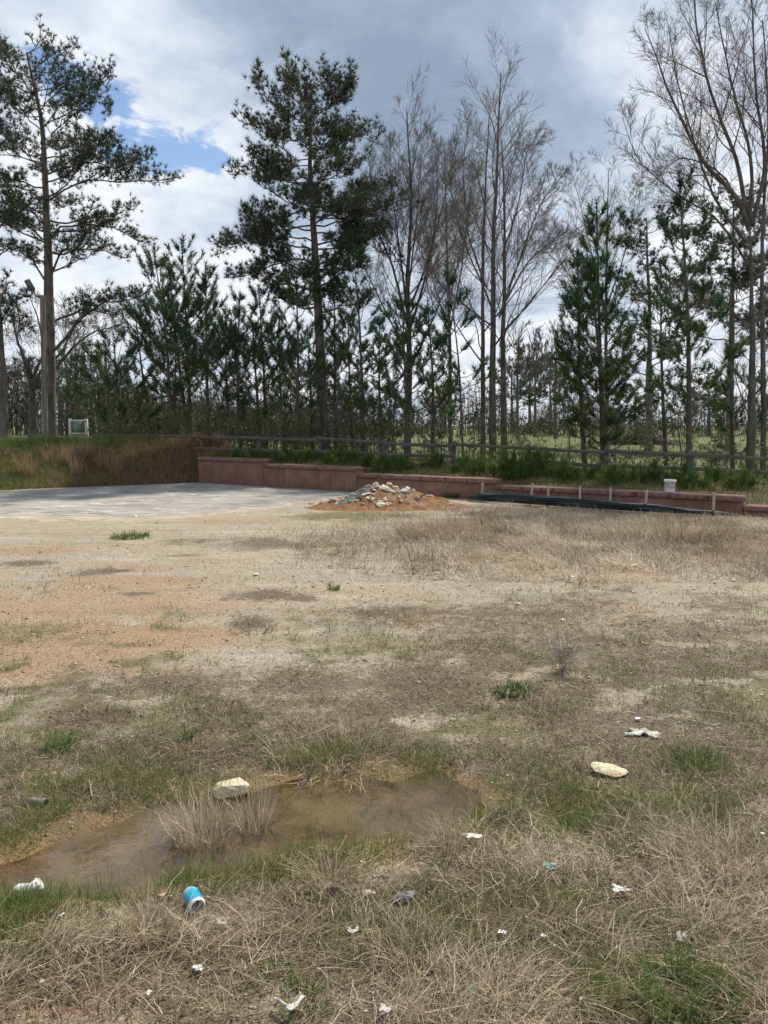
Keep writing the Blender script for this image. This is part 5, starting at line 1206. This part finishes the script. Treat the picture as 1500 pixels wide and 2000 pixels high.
# ------------------------------------------------------------------ silt fence and stakes
def silt_fence():
    P_ = np.array([(1.78, 16.25), (2.3, 15.75), (3.0, 15.15), (3.7, 14.65), (4.4, 14.15), (5.1, 13.75), (5.7, 13.45), (6.15, 13.25)])
    e = empty('silt_fence', (3.7, 14.7, 0), 'sagging black silt fence fabric staked in front of the red wall', 'silt fence')
    n = 90; t = np.linspace(0, 1, n); d = np.linspace(0, 1, len(P_)); x = np.interp(t, d, P_[:, 0]); y = np.interp(t, d, P_[:, 1])
    hgt = np.interp(t, [0, .06, .2, .45, .7, .88, 1], [.06, .15, .19, .19, .13, .07, .04]) + .03 * (fbm(t * 9, t * 0, 3, 5) - .5)
    rows = 9; V = []
    for k in range(rows):
        s = k / (rows - 1); lean = -.10 * np.sin(s * 2.2) * (1 + .8 * np.sin(t * 26)) + .09 * s + .03 * (fbm(t * 30, t * 0 + s * 3, 3, 15) - .5)
        V.append(np.stack([x + lean * .5, y + lean, hgt * s + .03], 1))
    V = np.concatenate(V); F = np.array([[k * n + i, k * n + i + 1, (k + 1) * n + i + 1, (k + 1) * n + i] for k in range(rows - 1) for i in range(n - 1)])
    o = mesh('fabric', V, F, M['silt'], e, True); md = o.modifiers.new('thick', 'SOLIDIFY'); md.thickness = .004
    for s in (.45, .9):
        c = V[int(s * (rows - 1)) * n:(int(s * (rows - 1)) + 1) * n] + [0, -.012, 0]
        mesh('cord', *tubes(c[None, ::3], np.full((1, len(c[::3])), .004), 4), M['cord'], e)
    for px, pt, pb in ((942, 943, 965), (1035, 944, 970), (1071, 950, 978), (1136, 950, 985), (1195, 952, 990), (1262, 957, 996), (1398, 962, 1006)):
        r = (px - 750) / FPX; yy = 15.0
        for _ in range(6):
            xx = r * yy; yy = np.interp(xx, P_[:, 0], P_[:, 1]) + .10
        top = at(px, pt, yy)[2]; g = 0.0
        ln = rng.normal(0, .03)
        V2 = box((xx - .018, yy), (xx + .018, yy), None, .036, (g - .2,) * 2, (top,) * 2); V2[4:, 0] += ln
        o = mesh('stake', V2, BOXF, M['stakewood'], e); bevel(o, .004)
silt_fence()
q = gp(889, 968); q[2] = 0; stick('marker_stake', 'thin white marker stake beside the green tuft right of the pile', q, q + [.015, 0, .27], .016, M['whitepaint'], 'stake')

# ------------------------------------------------------------------ bucket on the wall
def lathe(prof, n=28):
    """profile [(r, z)] -> verts, quads"""
    an = np.arange(n) * 2 * math.pi / n; V = np.concatenate([np.stack([r * np.cos(an), r * np.sin(an), np.full(n, z)], 1) for r, z in prof])
    F = np.array([[k * n + i, k * n + (i + 1) % n, (k + 1) * n + (i + 1) % n, (k + 1) * n + i] for k in range(len(prof) - 1) for i in range(n)])
    return V, F
def bucket():
    x = 5.30
    r = (1311 - 750) / FPX; x = r * WALL_A / (1 - WALL_SLOPE * r); y = WALL_A + WALL_SLOPE * x + .03; z = .336
    e = empty('bucket', (x, y, z), 'white plastic bucket standing on the wall cap', 'bucket')
    V, F = lathe([(.001, .006), (.082, .006), (.086, .0), (.089, .012), (.103, .20), (.112, .20), (.114, .215), (.112, .24), (.106, .24), (.104, .232), (.101, .19), (.085, .014), (.001, .014)])
    o = mesh('body', V + [x, y, z], F, M['bucket'], e, True)
    an = np.linspace(0.1, math.pi - .1, 16); hp = np.stack([.116 * np.cos(an), -.117 * np.sin(an), .205 - .11 * np.sin(an)], 1) + [x, y, z]
    hd = mesh('handle', *tubes(hp[None], np.full((1, 16), .003), 6), M['greymetal'], e, True); hd.parent = o
bucket()

# ------------------------------------------------------------------ drink cans
def can_mat():
    m, nb, bs, out = newmat('blue_can_print')
    co = nb.n('ShaderNodeTexCoord').outputs['Object']; sp = nb.n('ShaderNodeSeparateXYZ'); nb.nt.links.new(co, sp.inputs[0])
    n_ = nb.noise(nb.mapping(co, (1, 1, .5)), 34, 5, .6)
    col = nb.ramp(b_nz(nb, sp.outputs[2], n_), [(0.0, (.52, .62, .76)), (.16, (.42, .58, .78)), (.30, (.05, .42, .62)), (.58, (.02, .40, .58)), (1.0, (.06, .34, .56))])
    col = nb.mix(nb.maprange(nb.noise(co, 60, 4, .6), .60, .72, 0, .6), col, (.35, .66, .76))
    nb.nt.links.new(col, bs.inputs['Base Color']); bs.inputs['Roughness'].default_value = .33; bs.inputs['Metallic'].default_value = .25
    return m
def b_nz(nb, z, n_): return nb.math('ADD', nb.math('MULTIPLY', z, 8.2), nb.math('MULTIPLY', nb.math('SUBTRACT', n_, .5), .35))
M['canblue'] = can_mat()
def white_can_mat():
    m, nb, bs, out = newmat('white_can_print')
    co = nb.n('ShaderNodeTexCoord').outputs['Object']
    col = nb.mix(nb.maprange(nb.noise(co, 24, 5, .6), .35, .6), (.62, .60, .59), (.80, .79, .77))
    col = nb.mix(nb.maprange(nb.noise(nb.mapping(co, (1.4, 1, .6), (.3, .1, .2)), 21, 3, .5), .55, .64, 0, .8), col, (.66, .28, .22))
    col = nb.mix(nb.maprange(nb.noise(co, 75, 5, .6), .60, .70, 0, .5), col, (.30, .27, .24))
    nb.nt.links.new(col, bs.inputs['Base Color']); bs.inputs['Roughness'].default_value = .4
    return m
M['canwhite'] = white_can_mat()
CANP = [(.0275, .0), (.0295, .006), (.0325, .013), (.0331, .018)] + [(.0331, .018 + .09 * k / 12) for k in range(1, 13)] + [(.0315, .112), (.0285, .118), (.0275, .1195)]
def place_axis(V, base, ax):
    ax = unit(np.array(ax, float)); a = unit(np.cross([0, 0, 1.0], ax)); c = np.cross(ax, a)
    return base + V[:, :1] * a + V[:, 1:2] * c + V[:, 2:] * ax
from mathutils import Matrix
def can(name, label, base, ax, prof, crush, matb, ends, sc_=1.0):
    ax = unit(np.array(ax, float)); a = unit(np.cross([0, 0, 1.0], ax)); c = np.cross(ax, a)
    e = bpy.data.objects.new(name, None); COL.objects.link(e); e.empty_display_size = .05
    e.matrix_world = Matrix(((a[0], c[0], ax[0], base[0]), (a[1], c[1], ax[1], base[1]), (a[2], c[2], ax[2], base[2]), (0, 0, 0, 1)))
    tag(e, label, 'can')
    def part(nm, V, F, m, smooth=True):
        o = mesh(nm, crush(V), F, m, None, smooth); o.parent = e; return o
    V, F = lathe(prof, 40); part('body', V, F, matb); e.scale = (sc_, sc_, sc_)
    for nm, pr in ends: V, F = lathe(pr, 40); part(nm, V, F, M['alu'])
    return e
# blue can: its near end is cut open and shows the bare inside
pc = on_ground(379, 1776, 0.0)
axd = unit(np.array([.46, -.80, .06]))
can('drink_can', 'bright blue drink can lying with its open end facing the camera', pc - axd * .048 + [0, 0, .034], axd, [(.0331, .012)] + [(.0333, .012 + .094 * k / 10) for k in range(11)], lambda V: V + np.stack([.0012 * np.sin(V[:, 2] * 120 + V[:, 0] * 60), 0 * V[:, 0], 0 * V[:, 0]], 1), M['canblue'],
    [('bottom_end', [(.001, .006), (.022, .005), (.026, .0), (.0285, .002), (.0330, .012)]), ('open_rim', [(.0332, .106), (.0318, .112), (.0290, .1175), (.0272, .1190), (.0258, .1185), (.0255, .112), (.0290, .104), (.0315, .09), (.0315, .02), (.001, .014)])], .80)
# crushed can
pc2 = on_ground(55, 1752, 0.0); pc2[2] = max(pc2[2], WATER_Z)
def crush(V):
    V = V.copy(); t_ = V[:, 2] / .12; k = np.exp(-((t_ - .62) / .20) ** 2)
    V[:, 0] *= 1 - .30 * k; V[:, 1] *= 1 - .42 * k * (.6 + .4 * np.sin(np.arctan2(V[:, 1], V[:, 0]) * 3)); V[:, 0] += .022 * t_ ** 2 - .012 * k
    V[:, 2] -= .010 * t_ * (1 + np.sin(np.arctan2(V[:, 1], V[:, 0]) * 2)); r = np.hypot(V[:, 0], V[:, 1])
    V += (np.stack([np.sin(V[:, 2] * 260 + V[:, 1] * 120), np.cos(V[:, 2] * 230 + V[:, 0] * 150), 0 * r], 1)) * .0016 * np.clip(t_ * 3, 0, 1)[:, None]
    return V
ax2 = unit(np.array([.96, .26, .10]))
can('drink_can', 'crushed white and red drink can at the left edge of the puddle', pc2 - ax2 * .04 + [0, 0, .026], ax2, CANP, crush, M['canwhite'],
    [('lid', [(.001, .003), (.024, .003), (.0255, -.001), (.0278, .0)]), ('bottom_end', [(.0275, .1195), (.0245, .121), (.020, .114), (.001, .109)])], .72)

# ------------------------------------------------------------------ paper and plastic scraps
def scrap(name, label, px, py, w, l, mat, seed, cat='litter', lift=.012, crumple=.35, group=None, rot=None, bend=0.0):
    g = np.random.default_rng(seed); p = on_ground(px, py); w, l = w * .72, l * .72
    n = 13; U, V_ = np.meshgrid(np.linspace(-1, 1, n), np.linspace(-1, 1, n))
    th = np.arctan2(V_, U); edge = 1 + .45 * (vnoise(np.cos(th) * 2 + seed, np.sin(th) * 2, seed) - .5) * 2
    x = U * w / 2 * edge * (1 + .12 * g.normal(size=U.shape)); y = V_ * l / 2 * edge * (1 + .1 * g.normal(size=U.shape)) + bend * w * U ** 2
    s = (w + l) / 2; z = crumple * s * (np.abs(fbm(U * 1.6 + seed, V_ * 1.6, 3, seed) - .5) * 1.8) + .05 * s * g.random(U.shape)
    a = g.uniform(0, 6.28) if rot is None else rot
    X_ = p[0] + x * math.cos(a) - y * math.sin(a); Y_ = p[1] + x * math.sin(a) + y * math.cos(a); Z_ = p[2] + lift + z
    V = np.stack([X_, Y_, Z_], -1).reshape(-1, 3); i, j = np.meshgrid(np.arange(n - 1), np.arange(n - 1)); q = (j * n + i).ravel()
    o = mesh(name, V, np.stack([q, q + 1, q + n + 1, q + n], 1), mat, None, False)
    md = o.modifiers.new('thick', 'SOLIDIFY'); md.thickness = .0015
    return tag(o, label, cat, group)
scrap('crumpled_rag', 'crumpled dirty white rag lying in dead grass above the right pale rock', 1258, 1436, .19, .12, M['rag'], 61, 'rag', .006, .22, rot=-.3)
scrap('paper_scrap', 'small white paper scrap just behind the crumpled rag', 1246, 1408, .04, .045, M['paper'], 22, lift=.012, rot=.5)
scrap('wrapper', 'folded white wrapper at the right shore of the puddle', 922, 1648, .075, .045, M['paper'], 23, lift=.03, rot=.1)
scrap('plastic_wrapper', 'torn teal plastic wrapper in the straw', 1070, 1702, .055, .05, M['teal'], 24, lift=.018, crumple=.6)
scrap('foam_piece', 'curled white foam piece below and right of the teal wrapper', 1210, 1749, .07, .035, M['paper'], 25, lift=.022, crumple=.5, rot=0)
scrap('paper_scrap', 'thin torn white paper strip right below the blue can', 430, 1817, .045, .016, M['paper'], 26, lift=.02, rot=-.5, bend=.3)
scrap('paper_scrap', 'small pale paper curl directly under the blue can', 388, 1812, .024, .012, M['paper'], 27, lift=.018, rot=.4)
scrap('paper_scrap', 'bent white paper strip in the straw near the bottom middle', 692, 1837, .05, .022, M['paper'], 28, lift=.03, rot=.2, bend=.5)
scrap('paper_scrap', 'cream paper scrap low in the straw left of the bottom middle', 388, 1902, .035, .03, M['paper'], 29, lift=.02)
scrap('paper_scrap', 'large bent white paper strip at the bottom edge', 566, 1988, .085, .026, M['paper'], 30, lift=.03, rot=.25, bend=.6)
scrap('paper_scrap', 'white paper corner at the very bottom edge right of the bent strip', 752, 1994, .035, .03, M['paper'], 31, lift=.03)
scrap('paper_scrap', 'small white scrap over green leaves near the lower left', 290, 1951, .022, .016, M['paper'], 32, lift=.02)
scrap('paper_scrap', 'tiny white scrap near the bottom right of the middle', 1136, 1970, .014, .024, M['paper'], 33, lift=.03)
scrap('petal', 'small pink scrap left of the blue can at the water edge', 316, 1756, .02, .026, M['pinkpetal'], 34, lift=.015)
scrap('foil_scrap', 'grey foil scrap in the straw below the dark stone', 980, 1835, .02, .034, M['foil'], 35, lift=.025)
scrap('foil_scrap', 'grey foil scrap right beside the other in the straw', 1060, 1838, .026, .02, M['foil'], 36, lift=.025)
scrap('dead_leaf', 'grey curled dead leaf near the lower right', 1329, 1842, .04, .055, M['rag'], 37, 'leaf', lift=.02, crumple=.6)
scrap('paper_scrap', 'greyish scrap in the straw at the lower left', 150, 1864, .03, .024, M['rag'], 38, lift=.015)
scrap('paper_scrap', 'greyish scrap right of the lower left one', 210, 1852, .022, .018, M['rag'], 39, lift=.015)
scrap('paper_scrap', 'small white scrap at the near puddle edge on the left', 120, 1794, .022, .012, M['paper'], 40, lift=.012)
scrap('plastic_wrapper', 'faded teal plastic bit at the bottom right of the middle', 925, 1944, .022, .022, M['teal'], 41, lift=.02)
scrap('paper_scrap', 'tiny pale scrap near the right edge in the straw', 1345, 1694, .02, .014, M['paper'], 42, lift=.02)
scrap('paper_scrap', 'white scrap lying at the right edge above the straw', 1490, 1640, .022, .016, M['paper'], 43, lift=.025)
scrap('paper_scrap', 'small white scrap on the near left dirt', 82, 1925, .012, .014, M['paper'], 44, lift=.012)
def pipe_stub():
    p = on_ground(75, 1574); ax = unit(np.array([.97, -.25, .02])); V, F = lathe([(.017, 0), (.018, .03), (.019, .085), (.0165, .085), (.0155, .04), (.001, .03)], 20)
    a = unit(np.cross([0, 0, 1.0], ax)); c = np.cross(ax, a); V = p + [-.04, 0, .016] + V[:, :1] * a + V[:, 1:2] * c + V[:, 2:] * ax
    o = mesh('pipe_stub', V, F, M['rustpipe'], None, True); tag(o, 'short rusty brown tube lying left of the puddle', 'pipe')
pipe_stub()

# ------------------------------------------------------------------ plants one can pick out
def tuft(name, label, px, py, n_, rad, hgt, mat, wd, seed, lean=.3, curl=.7, tint=.5, cat='grass', group=None, z=None, tsd=.2, stiff=False):
    global rng
    keep = rng; rng = np.random.default_rng(seed); p = on_ground(px, py)
    if z is not None: p[2] = z
    a = rng.uniform(0, 6.283, n_); r = rad * np.sqrt(rng.random(n_)); x = p[0] + r * np.cos(a); y = p[1] + r * np.sin(a)
    acc = Acc(); blades(acc, x, y, np.full(n_, p[2] - .005), a + rng.normal(0, .7, n_), np.abs(rng.normal(lean, lean * .7, n_)), hgt * rng.uniform(.5, 1.1, n_), wd * rng.uniform(.7, 1.3, n_), rng.normal(curl, .35, n_), rng.normal(tint, tsd, n_), 4)
    o = acc.build(name, mat); rng = keep
    return tag(o, label, cat, group, 'thing')
tuft('grass_tuft', 'bright green grass tuft alone before the asphalt pad', 255, 1050, 420, .26, .13, M['green'], .010, 501, .6, .8, .42)
tuft('grass_tuft', 'green grass tuft beside the white marker stake', 884, 972, 260, .16, .22, M['green'], .012, 502, .5, .7, .42)
tuft('weed', 'bright green broad-leaved weed left of the puddle rim', 115, 1462, 110, .05, .10, M['green'], .008, 503, .6, .6, .55, 'weed')
tuft('weed', 'dark green leafy weed in the middle distance right of centre', 1000, 1352, 170, .10, .08, M['green'], .009, 504, .6, .7, .25, 'weed')
tuft('weed', 'little upright green weed in the bare gravel', 652, 1152, 34, .05, .10, M['green'], .012, 505, .35, .4, .25, 'weed')
tuft('weed', 'small green weed left above the puddle', 368, 1440, 40, .03, .08, M['green'], .006, 506, .3, .3, .5, 'weed')
tuft('grass_tuft', 'lush green grass tuft at the lower right', 1335, 1955, 420, .12, .13, M['green'], .004, 507, .7, .8, .45)
tuft('weed', 'grey-green leafy weed near the right bottom corner', 1405, 1850, 150, .06, .08, M['green'], .006, 508, .9, .6, .35, 'weed')
tuft('weed', 'green seedling cluster at the bottom right of the middle', 590, 1962, 120, .07, .06, M['green'], .005, 509, .5, .6, .5, 'weed')
tuft('weed', 'pale green weed in the straw above the bottom middle', 545, 1905, 90, .045, .06, M['green'], .005, 510, .7, .6, .55, 'weed')
tuft('grass_tuft', 'dark green tuft beside the right pale rock', 1360, 1490, 220, .09, .11, M['green'], .004, 511, .5, .6, .3)
tuft('reed_clump', 'left clump of dead upright reeds standing in the puddle', 395, 1648, 210, .11, .25, M['straw'], .0036, 520, .26, .35, .8, 'reeds', z=-.04, tsd=.22)
tuft('reed_clump', 'right clump of dead upright reeds standing in the puddle', 498, 1625, 130, .08, .22, M['straw'], .0036, 521, .26, .35, .78, 'reeds', z=-.04, tsd=.22)
tuft('reed_clump', 'thin dead reed tuft at the near puddle shore right of centre', 880, 1660, 110, .055, .15, M['straw'], .0030, 522, .25, .4, .72, 'reeds')
tuft('dry_tuft', 'dark dead grass tuft on the left of the lot', 188, 1408, 170, .16, .09, M['greystraw'], .004, 523, 1.1, .5, .2, 'dry grass')
tuft('dry_tuft', 'dark dead grass tuft in the middle left of the lot', 446, 1405, 170, .17, .09, M['greystraw'], .004, 524, 1.1, .5, .25, 'dry grass')
tuft('dry_tuft', 'dead grass tuft with dark root right above the left tufts', 490, 1232, 130, .17, .08, M['greystraw'], .006, 525, 1.1, .5, .15, 'dry grass')
tuft('dry_tuft', 'pale dead grass fountain behind the puddle', 650, 1478, 330, .30, .19, M['straw'], .0034, 526, .8, .7, .65, 'dry grass')
tuft('dry_tuft', 'dead grass fountain in the lower left straw', 285, 1830, 200, .07, .15, M['straw'], .003, 527, .45, .7, .6, 'dry grass')
tuft('dry_tuft', 'dead grass fountain right of the blue can', 640, 1725, 220, .08, .16, M['straw'], .003, 528, .5, .8, .55, 'dry grass')
tuft('dry_tuft', 'arching dead grass fountain at the right edge of the straw', 1430, 1690, 300, .13, .22, M['straw'], .003, 529, .6, .8, .6, 'dry grass')
tuft('dry_tuft', 'dead grass tuft lying below the brown patch at bottom middle', 800, 1880, 220, .09, .15, M['straw'], .003, 530, .7, .8, .45, 'dry grass')
PL = [(45, 925, 'leftmost'), (60, 930, 'second from the left edge'), (150, 925, 'middle left'), (100, 905, 'upper left'), (200, 915, 'right of the light pole'), (225, 930, 'low right'), (135, 905, 'upper middle'), (170, 890, 'topmost')]
for k, (px, py, w) in enumerate(PL):
    r = (px - 750) / FPX; d = ray(px, py); t_ = np.linspace(17, 26, 400) / d[1]; pp = np.array([0, 0, EYE]) + d * t_[:, None]; hz = H(pp[:, 0], pp[:, 1]); kk = np.argmax(pp[:, 2] <= hz)
    keep = rng; rng = np.random.default_rng(540 + k); n_ = 90; a = rng.uniform(0, 6.283, n_); rr = .14 * np.sqrt(rng.random(n_)); acc = Acc()
    blades(acc, pp[kk, 0] + rr * np.cos(a), pp[kk, 1] + rr * np.sin(a), np.full(n_, hz[kk] - .02), a, np.abs(rng.normal(.15, .12, n_)), rng.uniform(.3, .75, n_), rng.uniform(.007, .012, n_), rng.normal(.35, .2, n_), rng.normal(.8, .15, n_), 4); rng = keep
    tag(acc.build('bunch_grass', M['rust']), 'tall tawny bunch grass on the left bank, %s clump' % w, 'dry grass', 'tawny bunch grass on the bank', 'thing')
def dead_shrub():
    p = on_ground(1095, 1312); st = []
    for k in range(9):
        a = k * .7; t_ = p + [0.07 * math.cos(a) + .02, .05 * math.sin(a), 0.13 + .03 * (k % 3)]; st.append(([p + [.012 * math.cos(a), .012 * math.sin(a), -.01], p + (t_ - p) * .5 + [0, 0, .01], t_], 0.0022, .0008))
    e = bare_tree('dead_shrub', 'small twiggy leafless dead shrub right of centre', p, st, 95, depth=2, up=.3, ang=.6, nchild=(6, 4), ratio=.34, rtw=.0011, start=.3, twmat='stakewood'); e['category'] = 'shrub'
dead_shrub()
# pine seedlings and bushes between wall and fence
SEED = [(985, .9, .95, 'tallest bush behind the wall, covering a fence post'), (1020, .7, .9, 'second bush right of the tallest one behind the wall'), (1065, .75, .8, 'middle bush of the row behind the wall'), (1105, .6, .55, 'low bush right of the middle one behind the wall'), (1262, .55, .65, 'bush below the fence left of the bucket'), (1330, .5, .6, 'bush below the fence just right of the bucket'), (760, .6, .5, 'bush behind the wall right of the dirt pile crest'), (655, .6, .5, 'bush behind the wall left of the dirt pile'), (850, .55, .45, 'low bush behind the wall above the pile tail'), (1200, .5, .5, 'low bush at the fence post right of the dense pine'), (1455, .7, .8, 'bush at the right end of the fence'), (560, .6, .45, 'low bush behind the wall near its second step'), (930, .6, .5, 'low bush left of the tallest bush')]
for k in range(22): SEED.append((rng.uniform(480, 1490), rng.uniform(.4, .8), rng.uniform(.22, .45), 'low scruffy growth between the red wall and the rail fence'))
for k, (px, w, h, lab) in enumerate(SEED):
    r = (px - 750) / FPX; yw = WALL_A / (1 - WALL_SLOPE * r); yf = FA / (1 - FB * r); y = yw + (yf - yw) * (.40 + .3 * (k % 3) / 2); x = r * y; z = Hs(x, y)
    e = empty('green_bush', (x, y, z), 'green ' + lab, 'bush', 'green bushes behind the wall'); keep = rng; rng = np.random.default_rng(600 + k)
    tr = Tubes(); lf = Acc(); ac = Acc(); P1, D1_, T1 = [], [], []
    for s_ in range(int(16 * w / .6)):
        a = rng.uniform(0, 6.283); rr = w * .6 * rng.random(); p0 = np.array([x + rr * math.cos(a), y + rr * math.sin(a), z - .02]); hh = h * rng.uniform(.3, 1.05) * (1.1 - rr / w)
        p2 = p0 + [rng.normal(0, .10) + .2 * rr * math.cos(a), rng.normal(0, .10), hh]; pm = (p0 + p2) / 2 + rng.normal(0, .03, 3); tr.add(np.array([p0, pm, p2]), np.array([.006, .005, .003]), 4)
        m = 16; u = rng.uniform(.05, 1, m)[:, None]; q = p0 + (p2 - p0) * u + rng.normal(0, .035, (m, 3)); P1.append(q); D1_.append(unit(rng.normal(0, .35, (m, 3)) + [0, 0, 1.0])); T1.append(rng.normal(.22, .18, m) + (.5 if rng.random() < .2 else 0))
    needles(np.concatenate(P1), np.concatenate(D1_), np.full(sum(map(len, P1)), .15), .010, 8, .55, np.concatenate(T1), lf)
    tr.into(ac); ac.build('stem_mass', M['youngbark'], e)['kind'] = 'stuff'; lf.build('foliage', M['green'], e); rng = keep
# brush heap on the field
def brush_heap():
    tr = Tubes(); acc = Acc(); c = at(1245, 850, 48.0); c[2] = Hs(c[0], c[1])
    for k in range(420):
        x = c[0] + rng.normal(0, 1.3); y = c[1] + rng.normal(0, .5); z = c[2] + rng.random() * .7 * math.exp(-((x - c[0]) / 2) ** 2); d = unit(rng.normal(0, 1, 3) * [1, .7, .35]); l = rng.uniform(.4, 1.3)
        p0 = np.array([x, y, z]); p2 = p0 + d * l; p2[2] = max(p2[2], c[2]); tr.add(np.array([p0, (p0 + p2) / 2 + rng.normal(0, .05, 3), p2]), np.array([.025, .02, .01]), 4)
    tr.into(acc); tag(acc.build('brush_heap', M['youngbark']), 'dark heap of cut branches lying on the field', 'brush', kind='stuff')
brush_heap()
def fallen_twig(k, px, py, l, a, lab):
    p = on_ground(px, py, .006); q = p + [l * math.cos(a), l * math.sin(a), .01]; q[2] = Hs(q[0], q[1]) + .012
    stick('twig', lab, p, q, .0035, M['stakewood'], 'twig', 'twigs on the lot', 5)
for k, (px, py, l, a, lab) in enumerate([(560, 1450, .28, .7, 'bare twig on the sand behind the puddle'), (1400, 1420, .35, 2.6, 'bare twig on the pale sand at right'), (1370, 1460, .3, -.3, 'bare twig beside the right dark green tuft'), (130, 1415, .2, 0, 'bare twig left of the left dead tuft'), (1440, 1400, .22, 2.9, 'bare twig nearest the right edge'), (180, 1560, .16, 2.0, 'curved twig above the rusty tube')]): fallen_twig(k, px, py, l, a, lab)
